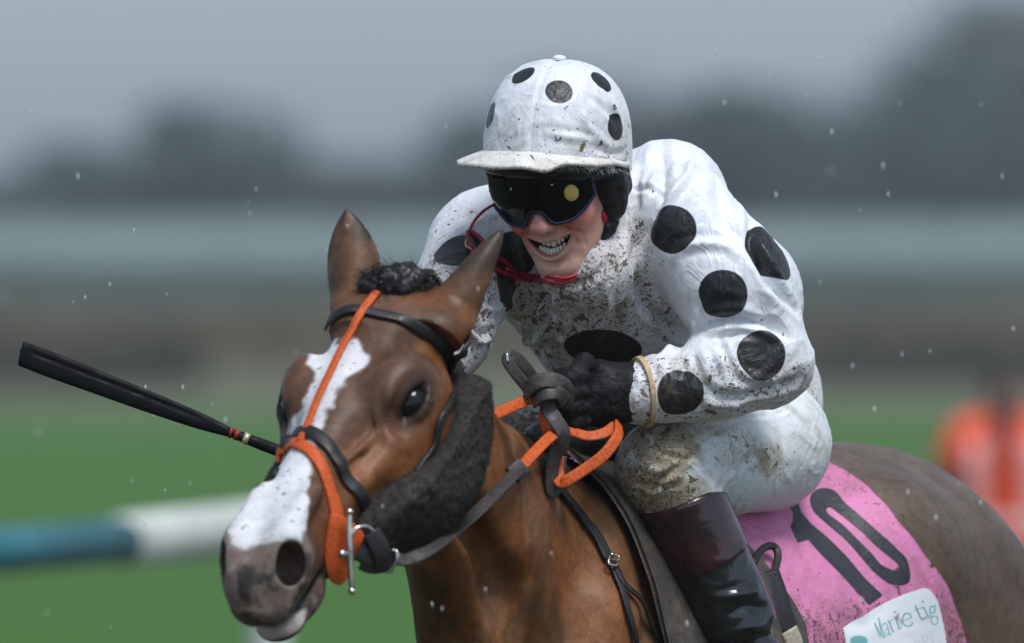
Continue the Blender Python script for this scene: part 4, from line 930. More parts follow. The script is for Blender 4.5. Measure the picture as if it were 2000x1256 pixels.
# peak, bent up by the wind
nu, nv = 70, 14; top, bot = [], []
def rimu(t): return .012-.008*abs(t)-.010*max(0, abs(t)-1.2)
for i in range(nu+1):
    t = -1.60+3.50*i/nu; reach = .052*max(0, math.cos(t*.72+.34))**.7*(1-.45*sstep(np.array(t), .2, .5))+.006
    for j in range(nv+1):
        s_ = j/nv; r_f, r_l = .130+reach*s_*.92, .1085+reach*s_*.85
        f_, l_ = -.004+r_f*math.cos(t), r_l*math.sin(t)
        u_ = rimu(t)-.30*reach*s_-1.5*(reach*s_)**2+.0008*math.sin(t*11+s_*2)*s_-.003*math.exp(-((t-.25)/.09)**2)*s_
        top.append(KH.w(f_, l_, u_+.004)); bot.append(KH.w(f_, l_, u_-.004+.0015*s_))
n_ = (nu+1)*(nv+1); F = []
for i in range(nu):
    for j in range(nv):
        a, b, c, d = i*(nv+1)+j, (i+1)*(nv+1)+j, (i+1)*(nv+1)+j+1, i*(nv+1)+j+1; F += [[a, d, c, b], [n_+a, n_+b, n_+c, n_+d]]
    e = i*(nv+1)+nv; F.append([e, n_+e, n_+e+nv+1, e+nv+1])
pv = np.array(top+bot); mesh_obj('peak', pv, F, mat_muddy('peak_white', (.80, .79, .76), .6, .95, spot=None, bump_scale=50, bump=.35, film=.9, mcol=(.095, .072, .050)), cap, attrs={'mud': np.clip(.60+.25*fbm(pv, 20, 2, 8), 0, 1)})
# frayed lining under the peak
rg = np.random.default_rng(8); ro, di = [], []
for i in range(420):
    t = rg.uniform(-1.2, 1.7); k_ = rg.uniform(0, .010); ro.append(KH.w(-.004+(.130+k_)*math.cos(t), (.109+k_)*math.sin(t), rimu(t)-.014+rg.normal(0, .002))); di.append(KH.d(.55*math.cos(t), .55*math.sin(t), -.8)+rg.normal(0, .25, 3))
v, f = strands(ro, di, .010, .0008, 3, .2, .6, rg)
t_ = np.linspace(-1.6, 1.8, 60); edge = np.array([KH.w(-.004+.130*math.cos(t), .1095*math.sin(t), rimu(t)-.012+.0025*math.sin(t*13)+.002*math.sin(t*29)) for t in t_])
mesh_obj('lining', *join((v, f), tube(edge, .0060+.0018*np.sin(t_*17), 8)), mat_plain('lining_white', (.78, .77, .74), .9, nscale=120, var=.25, bump=.6, bdist=.003), cap)
# ear harness and chin strap
E = SDF(); dl = lambda *a: RH.w(*a)
E.chain([dl(.030, .088, .030), dl(.012, .090, -.010), dl(.010, .084, -.050)], [.020, .024, .020], .02).chain([dl(-.03, .085, .02), dl(-.015, .084, -.03), dl(.008, .080, -.06)], [.024, .022, .014], .02)
E.chain([dl(.008, .078, -.055), dl(.020, .068, -.085), dl(.038, .048, -.118), dl(.052, .020, -.138)], [.016, .012, .011, .010], .015)
E.chain([dl(.030, -.086, .030), dl(.012, -.088, -.010), dl(.010, -.080, -.055)], [.018, .020, .014], .02).chain([dl(.010, -.078, -.055), dl(.022, -.066, -.085), dl(.04, -.046, -.118), dl(.052, -.018, -.138), dl(.052, .020, -.138)], [.013, .009, .009, .009, .009], .015)
E.op(lambda p: .0025*fbm(p, 60, 3, 6), RH.o, .3, 0, 'd'); mesh_obj('chin_harness', *E.mesh(.003), M_BLKM, person)
mesh_obj('harness_stud', *tube([dl(.034, .099, .012), dl(.034, .105, .012)], .008, 14), M_BLK, person); mesh_obj('harness_stud', *tube([dl(.012, .101, -.045), dl(.012, .106, -.045)], .007, 14), M_BLK, person)
M_RED = mat_plain('red_strap', (.34, .010, .030), .45, nscale=90, bump=.2)
mesh_obj('chin_cup', *join(ball(dl(.033, .073, -.062), (.006, .006, .011), rM), tube(smooth_path([dl(.044, .060, -.100), dl(.056, .040, -.126), dl(.062, .018, -.139), dl(.064, -.005, -.141)], 6), .005, 10)), M_RED, person)
# goggles: one wrapped dark lens, blue foam rim, round maker's disc
def gz(l):
    a = abs(l); return -.0335+.027*math.exp(-(a/.0165)**4)+.0275*max(0, (a-.045)/.040)**1.8+.004*math.exp(-((a-.018)/.007)**2)
def gp_(l, z, o=0.0):
    ff = .1245-6.4*l*l-.10*abs(z-.006)-1.0*abs(l)*max(0, z-.03)+o; return RH.w(ff, l, z)
nl, nz = 80, 18; gv, gf = [], []
for o in (0, -.005):
    for i in range(nl+1):
        l = -.085+.17*i/nl; z0, z1 = gz(l), .048-.008*(l/.085)**2
        for j in range(nz+1): gv.append(gp_(l, z0+(z1-z0)*j/nz, o+.0035*math.sin(math.pi*j/nz)))
m_ = (nl+1)*(nz+1)
for i in range(nl):
    for j in range(nz):
        a, b, c, d = i*(nz+1)+j, (i+1)*(nz+1)+j, (i+1)*(nz+1)+j+1, i*(nz+1)+j+1; gf += [[a, b, c, d], [m_+a, m_+d, m_+c, m_+b]]
M_LENS = mat_plain('lens_dark', (.003, .003, .004), .10, nscale=25, bump=.0, spec=.22)
goggles = mesh_obj('goggles', gv, gf, M_LENS, person)
rim = [gp_(l, gz(l), .0005) for l in np.linspace(-.085, .085, 60)]+[gp_(.0855, z, .0) for z in np.linspace(.0, .034, 6)]+[gp_(l, .048-.008*(l/.085)**2, .001) for l in np.linspace(.083, .045, 8)]
mesh_obj('rim', *tube(smooth_path(rim, 2), .0028, 8), mat_plain('rim_blue', (.006, .010, .045), .6, nscale=140, bump=.4), goggles)
gS = SDF(); dc = gp_(.060, .012, .005); dn = nrm(RH.d(.75, .62, .05)); du = nrm(np.cross(rM[2], dn)); dvv = np.cross(dn, du)
ang = np.linspace(0, 2*np.pi, 28, endpoint=False); rim_d = [(r, h) for r, h in ((.0118, -.002), (.0118, .0012), (.0110, .0018), (.0, .0020))]
dv = np.concatenate([[dc+dn*h+r*(math.cos(a)*du+1.12*math.sin(a)*dvv) for a in ang] for r, h in rim_d]); df = [[i*28+j, i*28+(j+1) % 28, (i+1)*28+(j+1) % 28, (i+1)*28+j] for i in range(3) for j in range(28)]
mesh_obj('lens_disc', dv, df, mat_plain('disc_yellow', (.42, .31, .075), .5, nscale=900, var=.4, bump=.2), goggles)
for l_ in (-.032, .036):
    mesh_obj('lens_vent', *tube([gp_(l_, .033, .003), gp_(l_, .033, .0055)], .0022, 10), M_METAL, goggles)
st = np.array([RH.w(-.012+.118*math.cos(t), .103*math.sin(t), .012+.01*math.cos(t)) for t in np.linspace(.75, 2*np.pi-.75, 50)]); so_ = np.array([RH.d(math.cos(t), math.sin(t), 0) for t in np.linspace(.75, 2*np.pi-.75, 50)])
mesh_obj('elastic', *ribbon(st, so_, .022, .002), M_BLKM, goggles)
# second pair of goggles pulled down, red frame, hanging over the chest
spare = empty('spare_goggles', J.hit([(960, 500)])[0], 'red framed spare goggles pulled down over the chest below the chin', 'goggles')
def over(px, d): return np.array([q+V3(0, -dd, 0) for q, dd in zip(J.hit(px), np.broadcast_to(d, len(px)))])
st1 = over([(968, 398), (945, 412), (925, 434), (914, 462), (918, 486)], [.03, .02, .012, .012, .012]); mesh_obj('strap', *tube(smooth_path(st1, 8), .0024, 8), M_RED, spare)
fr1 = over([(915, 452), (916, 480), (934, 500), (960, 520), (990, 536), (1006, 532), (996, 520), (975, 505), (950, 486), (935, 462)], .014)
frame = mesh_obj('frame', *tube(smooth_path(fr1, 6, True)[list(range(60))+[0]], .0036, 8), M_RED, spare)
lv = smooth_path(fr1, 6, True); lc = lv.mean(0); mesh_obj('lens', np.concatenate([lv, (lv-lc)*.5+lc+[0, -.004, 0], lc[None]+[0, -.005, 0]]), [[i, (i+1) % 60, 60+(i+1) % 60, 60+i] for i in range(60)]+[[60+i, 60+(i+1) % 60, 120] for i in range(60)], mat_plain('lens_smoky', (.035, .02, .024), .12, bump=0), frame)
st2 = np.concatenate([over([(985, 533), (1012, 543), (1045, 547)], .014), [P(1072, 549, -.20), P(1098, 552, -.19), P(1122, 545, -.18)]])
mesh_obj('strap', *tube(smooth_path(st2, 8), .0040, 8), M_RED, spare); mesh_obj('strap', *tube(smooth_path(st2+V3(.004, -.004, .007), 8), .0028, 8), M_RED, spare)
mesh_obj('strap_clip', *tube(smooth_path(over([(910, 470), (911, 481), (922, 487)], .018), 4), .0018, 6), mat_plain('clip_brass', (.7, .45, .15), .3, metal=1.0), spare)
# ------------------------------------------------------------------ saddle, number cloth, straps, reins, whip
def back_grid(s0, s1, ph0, ph1, ns, na, off):
    """points on the horse's back: s back from the withers, angle from the spine, found along rays from the trunk's middle"""
    S_, A_ = np.linspace(s0, s1, ns), np.linspace(ph0, ph1, na); pts = []
    for s in S_:
        for a in A_:
            pts.append((s, a))
    pts = np.array(pts); d = np.stack([np.zeros(len(pts)), np.sin(pts[:, 1]), np.cos(pts[:, 1])], 1); c = np.stack([pts[:, 0], 0*pts[:, 0], 0*pts[:, 0]+1.26], 1)
    lo, hi = np.full(len(pts), .05), np.full(len(pts), .55)
    for _ in range(13):
        m = (lo+hi)/2; f = H.evs(BD.w(c+d*m[:, None]))-off; lo = np.where(f < 0, m, lo); hi = np.where(f < 0, hi, m)
    return S_, A_, ((lo+hi)/2).reshape(ns, na)
BG = back_grid(-.10, 1.0, -1.75, 1.75, 34, 60, 0.0)
def back_sheet(f_s0, f_s1, ph0, ph1, nu, nv, off, disp=None):
    """cloth over the back between two edge curves s0(angle), s1(angle)"""
    S_, A_, Rr = BG[0], BG[1], BG[2]+off
    a = np.linspace(ph0, ph1, nv); u = np.linspace(0, 1, nu); s = f_s0(a)[None]*(1-u[:, None])+f_s1(a)[None]*u[:, None]; a2 = np.broadcast_to(a, s.shape)
    fi = np.clip((s-S_[0])/(S_[1]-S_[0]), 0, len(S_)-1.001); fj = np.clip((a2-A_[0])/(A_[1]-A_[0]), 0, len(A_)-1.001); i, j = fi.astype(int), fj.astype(int); di, dj = fi-i, fj-j
    di = di*di*(3-2*di)*.0+di; r = Rr[i, j]*(1-di)*(1-dj)+Rr[i+1, j]*di*(1-dj)+Rr[i, j+1]*(1-di)*dj+Rr[i+1, j+1]*di*dj
    for _ in range(4):
        r[1:-1] = (r[:-2]+2*r[1:-1]+r[2:])/4; r[:, 1:-1] = (r[:, :-2]+2*r[:, 1:-1]+r[:, 2:])/4
    v = BD.w(np.stack([s, r*np.sin(a2), 1.26+r*np.cos(a2)], -1).reshape(-1, 3)); idx = np.arange(nu*nv).reshape(nu, nv)
    Q = np.stack([idx[:-1, :-1], idx[:-1, 1:], idx[1:, 1:], idx[1:, :-1]], -1).reshape(-1, 4)
    n = vnormals(v, Q); out = BD.w(np.stack([s, 0*s, 0*s+1.26], -1).reshape(-1, 3)); sg = np.sign(((v-out)*n).sum(1).mean()); n *= sg
    if sg < 0: Q = Q[:, ::-1]
    if disp is not None: v = v+n*disp(v, n)[:, None]
    return v, Q, n, idx
def thicken(v, Q, n, idx, t):
    k = len(v); b = idx; ring_ = np.concatenate([b[0, :], b[1:, -1], b[-1, -2::-1], b[-2:0:-1, 0]]); r2 = np.roll(ring_, -1)
    side = np.stack([ring_, r2, r2+k, ring_+k], 1); return np.concatenate([v, v-n*t]), np.concatenate([Q, Q[:, ::-1]+k, side])
# rear edge of the cloth, read off the photograph on the horse's flank
ed = BD.l(H.hit([(1604, 916), (1650, 938), (1700, 982), (1742, 1032), (1790, 1092), (1836, 1152), (1862, 1215), (1872, 1256)])); ea = np.arctan2(ed[:, 1], ed[:, 2]-1.26)
print('cloth edge', np.round(ed[:, 0], 3), np.round(ea, 2))
o_ = np.argsort(ea); ea, es = ea[o_], ed[o_, 0]
def f1(a): return np.interp(np.abs(a), np.r_[0, ea, 1.7], np.r_[es[0], es, es[-1]-.01])
def f0(a): return .00+.05*np.abs(a)**2
Z5 = lambda L: np.array(L, float)/2.755+[1400, 800]
ONE = Z5([(385, 512), (435, 492), (455, 550), (505, 610), (600, 690), (700, 790), (800, 910), (895, 1000), (820, 1055), (760, 990), (660, 880), (560, 780), (490, 700), (435, 720), (395, 630), (408, 600), (410, 560)])
ZO = smooth_path(Z5([(500, 480), (520, 440), (560, 422), (610, 425), (650, 450), (690, 500), (760, 560), (850, 640), (930, 710), (980, 760), (1020, 800), (1040, 870), (1035, 930), (990, 948), (930, 940), (880, 905), (830, 860), (770, 790), (700, 710), (620, 640), (550, 580), (515, 540)]), 3, True)
ZI = smooth_path(Z5([(590, 535), (610, 527), (650, 555), (720, 610), (790, 670), (850, 730), (910, 780), (965, 825), (980, 850), (960, 865), (925, 855), (880, 830), (840, 780), (800, 740), (750, 690), (690, 630), (640, 590), (600, 560)]), 3, True)
ccr = [([(1505, 1005), (1530, 1040), (1548, 1090), (1530, 1150)], .012, -.016), ([(1545, 1160), (1600, 1195), (1660, 1225), (1700, 1200)], .012, -.014), ([(1530, 1195), (1580, 1220), (1640, 1256)], .013, .014), ([(1690, 1200), (1720, 1180), (1750, 1165)], .008, .010),
       ([(1560, 985), (1590, 960), (1600, 930)], .010, .006), ([(1740, 1080), (1770, 1110), (1785, 1160)], .010, -.006), ([(1500, 1120), (1540, 1170), (1560, 1240)], .012, .010)]
def cdisp(v, n):
    d = .004*(fbm(v, 7, 2, 91)); uv = px_of(v); lf = sstep(BD.l(v)[:, 1], .02, .08)
    for px, wd, dp in ccr:
        pl = smooth_path(H.hit(px), 5); ds, t = seg_d(v, pl); d += dp*lf*np.sin(np.pi*np.clip(t, .05, .95))**.5*np.exp(-(ds/wd)**2)
    return d
v, Q, n, idx = back_sheet(f0, f1, -1.60, 1.60, 200, 340, .016, cdisp)
uv = px_of(v); sgn = np.where(BD.l(v)[:, 1] > 0, 1, -1)
num = np.minimum(poly_sd(uv, ONE), np.maximum(poly_sd(uv, ZO), -poly_sd(uv, ZI)))*.00083; num = np.where(sgn > 0, num, 1.0)
bl = BD.l(v); muc = .55+.25*fbm(v, 9, 3, 61)+.45*sstep(uv[:, 1], 1130, 1230)
v2, Q2 = thicken(v, Q, n, idx, .004)
g = mat_muddy('cloth_pink', (.70, .22, .43), .6, .95, spot=(.020, .024, .030), bump_scale=30, bump=.22, film=.8, mcol=(.075, .030, .035))
cloth = mesh_obj('saddle_cloth', v2, Q2, g, attrs={'spot': np.r_[num, np.ones(len(v))], 'mud': np.clip(np.r_[muc, muc], 0, 1)})
tag(cloth, 'pink saddle cloth numbered 10 hanging over the horse behind the boot', 'saddle cloth')
# the sponsor's patch sewn on the cloth
Z6 = lambda L: np.array(L, float)/6.667+[1600, 1100]
from mathutils.bvhtree import BVHTree
bv = BVHTree.FromPolygons([tuple(map(float, x)) for x in v2], [tuple(int(i) for i in q) for q in Q2])
def on_cloth(px, off=.0025):
    out = []
    for a, b in px:
        d = P(a, b, 1.0)-CAM; h = bv.ray_cast(Vector(CAM), Vector(d).normalized()); out.append(np.array(h[0])+np.array(h[1])*off*np.sign(-(np.array(h[1])@d)) if h[0] else np.full(3, np.nan))
    return np.array(out)
L_top = [(305, 850), (370, 800), (450, 752), (560, 700), (690, 612), (870, 512), (1100, 412), (1250, 362), (1365, 325), (1450, 380), (1520, 480), (1555, 590)]
tl = smooth_path(Z6(L_top), 8); U = np.linspace(0, 1, 150); W_ = np.linspace(0, 1, 150); gx = np.linspace(1644, 1848, 200); gy = np.linspace(1144, 1330, 180)
PATCH = np.concatenate([tl, Z6([(1580, 700), (1630, 940), (1640, 1150), (1600, 1420), (380, 1500), (335, 1040)])])
GX, GY = np.meshgrid(gx, gy, indexing='ij'); pp = np.stack([GX.ravel(), GY.ravel()], 1); sd_p = poly_sd(pp, PATCH)
ok = sd_p < 1.0; w3 = np.full((len(pp), 3), np.nan); w3[ok] = on_cloth(pp[ok]); good = ~np.isnan(w3[:, 0]); gi = np.arange(len(pp)).reshape(200, 180)
pq = np.stack([gi[:-1, :-1], gi[:-1, 1:], gi[1:, 1:], gi[1:, :-1]], -1).reshape(-1, 4); pq = pq[good[pq].all(1)]
us = np.zeros(len(pp), bool); us[pq.ravel()] = True; mpp = np.cumsum(us)-1; pq = mpp[pq]; w3 = w3[us]; zq = (pp[us]-[1600, 1100])*6.667
def strokes(L):
    d = np.full(len(zq), 1e9)
    for pts, wd in L: d = np.minimum(d, seg_d(zq, smooth_path(pts, 4) if len(pts) > 2 else pts)[0]-wd)
    return d
circ = lambda cx, cy, rx, ry, a0=0, a1=6.2832, n=14, tl=0: [(cx+rx*math.cos(t)*math.cos(tl)-ry*math.sin(t)*math.sin(tl), cy+rx*math.cos(t)*math.sin(tl)+ry*math.sin(t)*math.cos(tl)) for t in np.linspace(a0, a1, n)]
teal = strokes([([(706, 792), (768, 968)], 4), ([(700, 800), (722, 786)], 3), ([(712, 790), (792, 958)], 8), ([(792, 958), (756, 726)], 4), ([(756, 722), (828, 968)], 9), ([(744, 732), (772, 716)], 3), ([(806, 982), (850, 958)], 4),
    ([(812, 826), (824, 796), (850, 788), (868, 812), (902, 930), (914, 928)], 7), ([(880, 852), (852, 872), (846, 912), (862, 942), (892, 918)], 5),
    ([(886, 748), (944, 896)], 8), ([(908, 800), (918, 756), (948, 742)], 6), ([(872, 760), (892, 748)], 4), ([(924, 908), (968, 888)], 4),
    ([(972, 706), (1026, 856)], 9), ([(956, 716), (980, 704)], 4), ([(1000, 868), (1054, 844)], 4), ([(966, 640), (972, 644)], 13),
    ([(1074, 756), (1186, 706)], 5), ([(1186, 706), (1166, 666), (1116, 656), (1078, 692), (1072, 752), (1092, 802), (1140, 824), (1188, 802), (1206, 776)], 9),
    ([(1240, 558), (1262, 612), (1308, 716), (1338, 732), (1372, 706)], 11), ([(1234, 612), (1338, 574)], 6),
    ([(1346, 574), (1410, 712)], 9), ([(1330, 584), (1356, 570)], 4), ([(1388, 724), (1434, 704)], 4), ([(1336, 498), (1341, 502)], 13),
    (circ(1458, 606, 34, 46), 8), ([(1484, 566), (1506, 548)], 6), ([(1438, 646), (1424, 676), (1452, 694), (1500, 690), (1528, 712)], 7), (circ(1486, 744, 44, 54), 7)])
ball_ = np.linalg.norm((zq-[500, 1015])/[118, 70], axis=1)-1
grey = strokes([(circ(1356, 984, 46, 46, -2.6, 2.2), 6), ([(1318, 950), (1352, 1080)], 6), ([(1436, 908), (1470, 1040)], 5), ([(1232, 1040), (1262, 1004), (1300, 1060)], 5)])
g = NT('patch_print'); ci = g.attr('ink', 'Color'); n1 = g.noise(40, 4, .6, None, 1.2); mud_ = g.attr('mud'); mm = g.ramp(g.math('ADD', g.math('MULTIPLY', n1, .8), g.math('MULTIPLY', mud_, .22)), .62, .72)
c = g.mix(g.math('MULTIPLY', mm, .8), ci, g.mix(g.ramp(g.noise(90, 3), .35, .65), (.10, .065, .025), (.30, .22, .12))); g.set('Base Color', c); g.set('Roughness', .45); g.bump(g.noise(35, 3, .5, None, 1), .25, .004)
ink = np.repeat(np.array([[.78, .80, .82]]), len(zq), 0); ink = mixc(ink, [.050, .30, .34], sstep(teal, 2.5, -2.5)*.9); ink = mixc(ink, [.10, .38, .40], sstep(ball_, .03, -.03)*.9); ink = mixc(ink, [.55, .55, .64], sstep(grey, 2.5, -2.5)*.8)
pm = np.exp(-((seg_d(zq, [(780, 560), (960, 660), (1080, 740), (1180, 730)])[0])/90)**2)+np.exp(-((seg_d(zq, [(1000, 800), (1060, 900), (1120, 1020)])[0])/90)**2)*.9+np.exp(-((seg_d(zq, [(500, 880), (720, 960)])[0])/80)**2)*.6
n3 = vnormals(w3, pq); n3 *= -np.sign(n3[:, 1].mean())
patch = mesh_obj('sponsor_patch', np.concatenate([w3, w3-n3*.0018]), np.concatenate([pq, pq[:, ::-1]+len(w3)]), g.m, cloth, attrs={'ink': np.r_[ink, ink], 'mud': np.clip(np.r_[pm, pm], 0, 1)})
patch['label'] = 'white sponsor patch with teal lettering at the lower rear corner'
print('cloth', time.time()-T0)
# saddle: small seat, pommel, flap on each side, pad
saddle = empty('saddle', BD.w(.22, 0, 1.56), 'small dark racing saddle under the rider, grey flap showing before the boot', 'saddle')
M_SAD = mat_plain('saddle_leather', (.007, .0065, .0065), .40, nscale=110, bump=.3)
M_FLAP = mat_muddy('flap_grey', (.045, .040, .035), .55, .6, bump_scale=30, bump=.25, film=.5)
Sd = SDF(); Sd.loft([BD.w(.06, 0, 1.615), BD.w(.14, 0, 1.60), BD.w(.30, 0, 1.585), BD.w(.44, 0, 1.615)], [.055, .075, .11, .13], [.035, .03, .028, .028], LF, 0)
Sd.ell(BD.w(.04, 0, 1.63), (.035, .06, .035), BD.M, .03); mesh_obj('seat', *Sd.mesh(.006), M_SAD, saddle)
def fl0(a): return -.040+.050*np.clip(np.abs(a)-.5, 0, 1)
def fl1(a): return .14+.16*np.clip(np.abs(a), 0, 1.3)
for a0, a1 in ((.22, 1.45), (-1.45, -.22)):
    v, Q, n, idx = back_sheet(fl0 if a0 > 0 else (lambda a: fl0(a)+.10), fl1, a0, a1, 60, 110, .030, lambda v, n: .002*fbm(v, 12, 2, 3)); v2_, Q2_ = thicken(v, Q, n, idx, .009)
    mesh_obj('flap', v2_, Q2_, M_FLAP, saddle, attrs={'mud': np.full(len(v2_), .45)})
# breast strap with buckle
breast = empty('breast_strap', BD.w(-.05, .15, 1.45), 'narrow black strap with buckle down the bay shoulder', 'strap')
def on_horse(px, w_, off, name, mat, par, thick=.004):
    p = H.snap(smooth_path(H.hit(px), 8), 2, off); v, f = ribbon(p, H.normal(p), w_, thick*.6, bulge=.0); return mesh_obj(name, v, f, mat, par)
on_horse([(1052, 905), (1088, 955), (1126, 1005), (1160, 1048), (1186, 1096)], .019, .006, 'strap', M_LEATHER, breast)
on_horse([(1190, 1100), (1205, 1140), (1222, 1195), (1236, 1256), (1245, 1300)], .013, .006, 'strap', M_LEATHER, breast)
on_horse([(1192, 1104), (1222, 1155), (1256, 1208), (1286, 1256), (1310, 1300)], .012, .008, 'strap', M_LEATHER, breast)
bk = H.snap(H.hit([(1182, 1092), (1197, 1096), (1194, 1116), (1180, 1112)]), 2, .014); mesh_obj('buckle', *tube(smooth_path(np.concatenate([bk, bk[:1]]), 4), .0022, 8), M_METAL, breast)
# loop of the girth strap behind the boot
girth = empty('girth_strap', BD.w(.32, .27, 1.2), 'black webbing girth strap with a loop hanging behind the boot', 'strap')
def by_cloth(px, off): return np.array([q for q in on_cloth(px, off)])
lp_ = by_cloth([(1455, 1112), (1466, 1094), (1480, 1081), (1496, 1080), (1504, 1094), (1500, 1116), (1492, 1134)], .018); mesh_obj('loop', *ribbon(smooth_path(lp_, 6), nrm(V3(.3, -.8, .5)), .012, .005), M_LEATHER, girth)
lw = by_cloth([(1488, 1126), (1500, 1160), (1512, 1200), (1524, 1236)], .016); mesh_obj('webbing', *ribbon(smooth_path(lw, 6), nrm(V3(.5, -.8, .1)), .036, .006), M_LEATHER, girth)
lw = by_cloth([(1521, 1234), (1530, 1256), (1540, 1290)], .018); mesh_obj('canvas_end', *ribbon(smooth_path(lw, 6), nrm(V3(.5, -.8, .1)), .034, .006), mat_plain('canvas', (.40, .36, .28), .8, nscale=120), girth)
# reins
reins = empty('reins', P(1090, 830, -.22), 'orange rubber and brown leather reins knotted before the rider', 'reins')
def rn(name, pts, wd, mat, thick=.0035, nor=None, bulge=.1):
    p = smooth_path([P(*q) for q in pts], 9)
    if nor is None: nr = np.broadcast_to(V3(0, -1, 0), p.shape)
    else: nr = np.stack([np.interp(np.linspace(0, 1, len(p)), np.linspace(0, 1, len(nor)), [q[i] for q in nor]) for i in range(3)], 1)
    v, f = ribbon(p, nr, wd, thick, bulge=bulge); return mesh_obj(name, v, f, mat, reins)
y0 = yb+.028
rn('leather_rein', [(772, 1092, y0), (800, 1092, y0+.02), (850, 1068, y0+.08), (905, 1024, -.62), (960, 972, -.52), (1016, 914, -.40)], .022, M_LEATHERG, .0028, [(-.2, -.9, .4), (-.1, -.9, .5), (-.2, -1, .3)])
rn('keeper', [(1000, 930, -.415), (1010, 920, -.405), (1020, 910, -.395)], .030, M_LEATHERG, .006)
rn('rubber_rein', [(1010, 922, -.405), (1040, 888, -.36), (1072, 856, -.31), (1095, 842, -.28), (1120, 845, -.26), (1150, 852, -.25), (1180, 846, -.24), (1202, 832, -.22)], .0185, M_ORANGE, .0026, [(-.2, -1, .2), (0, -1, .3), (0, -.8, .6), (0, -.8, .6), (0, -1, .3)])
rn('rubber_rein', [(1208, 828, -.22), (1206, 852, -.25), (1180, 888, -.27), (1140, 918, -.28), (1108, 938, -.285), (1094, 942, -.28), (1090, 925, -.27), (1090, 890, -.26)], .0185, M_ORANGE, .0026, [(.6, -.8, 0), (.4, -1, .2), (.2, -1, .3), (.1, -1, .3), (-.3, -1, 0)])
rn('rubber_rein', [(960, 812, -.34), (990, 799, -.31), (1030, 780, -.28), (1075, 752, -.27), (1100, 742, -.26), (1125, 742, -.25), (1140, 752, -.23)], .0185, M_ORANGE, .0026, [(-.1, -1, .2), (0, -1, .1), (0, -.8, .6), (0, -.6, .8)])
rn('rubber_rein', [(1062, 800, -.25), (1062, 820, -.255), (1070, 845, -.26), (1088, 858, -.262)], .015, M_ORANGE, .0026)
kn = [[(1052, 778, -.275), (1030, 756, -.285), (1008, 730, -.292), (992, 706, -.294), (994, 692, -.292)],
      [(1066, 766, -.270), (1046, 744, -.276), (1026, 716, -.284), (1008, 698, -.290), (996, 692, -.292)],
      [(1024, 768, -.285), (1045, 748, -.30), (1075, 742, -.30), (1100, 752, -.29), (1106, 775, -.28), (1092, 792, -.275)],
      [(1040, 785, -.29), (1062, 770, -.305), (1090, 768, -.30), (1106, 785, -.285)],
      [(1066, 775, -.285), (1072, 800, -.29), (1086, 822, -.295), (1100, 845, -.295), (1098, 868, -.29), (1084, 890, -.285), (1078, 925, -.28), (1080, 958, -.275), (1088, 930, -.265), (1092, 890, -.26)]]
kw = [.019, .019, .026, .023, .026]
for i, (k_, w_) in enumerate(zip(kn, kw)): rn('knotted_end', k_, w_, M_LEATHERG if i else M_LEATHERG, .0024, [(-.6, -.8, .2), (0, -1, .4), (.3, -1, 0)] if i != 4 else [(0, -1, .3), (.5, -.9, .2), (.6, -.8, 0), (.2, -1, 0)], bulge=.0)
mesh_obj('rein_buckle', *tube(smooth_path([P(990, 690, -.295), P(992, 708, -.297)], 4), .0024, 8), M_METAL, reins)
# whip in the far hand
whip = empty('whip', PALM_R, 'black padded racing whip with red bands held out behind the horse head', 'whip')
a_, b_ = P(40, 690, -.24), P(516, 870, -.265); wx = nrm(b_-a_); wl = np.linalg.norm(b_-a_)
def wp(t): return a_+wx*t*wl
M_WH = mat_plain('whip_black', (.003, .003, .0035), .6, nscale=90, bump=.4, spec=.2)
sx_ = np.r_[np.linspace(0, .78, 30), np.linspace(.79, .86, 6)]; wv = []
side = nrm(np.cross(wx, V3(0, 1, 0))); side = side*np.sign(side[2])
Wp = SDF(); wdt = tab([0, .04, .3, .6, .76, .86], [.019, .0195, .0185, .0155, .012, .0075]); 
def _flap(p):
    q = p-a_; t = q@wx/wl; l = q@side; d = q@np.cross(wx, side); w_ = wdt(t); th = .0065+.004*sstep(t, .5, .86)
    gr = .0022*np.exp(-((l-.35*w_)/.0028)**2)*sstep(t, .02, .06)*sstep(t, .78, .70)
    e = (np.abs(l/w_)**3+np.abs(d/th)**3)**(1/3); return np.maximum(np.maximum((e-1)*th+gr, -q@wx-.15*l), (t-.86)*wl)
Wp.op(_flap, wp(.43), wl*.5, 0); mesh_obj('flap', *Wp.mesh(.003), M_WH, whip)
mesh_obj('shaft', *tube([wp(.80), wp(.86), wp(.93), wp(1.0), wp(1.2), wp(1.55)], [.0065, .0068, .0085, .0095, .0095, .010], 14), M_WH, whip)
for t in (.862, .888): mesh_obj('red_band', *tube([wp(t-.008), wp(t+.008)], .0088, 14), mat_plain('band_red', (.36, .012, .018), .4), whip)
mesh_obj('gold_band', *tube([wp(.916), wp(.938)], .0094, 14), mat_plain('band_gold', (.62, .54, .36), .35, metal=.6), whip)
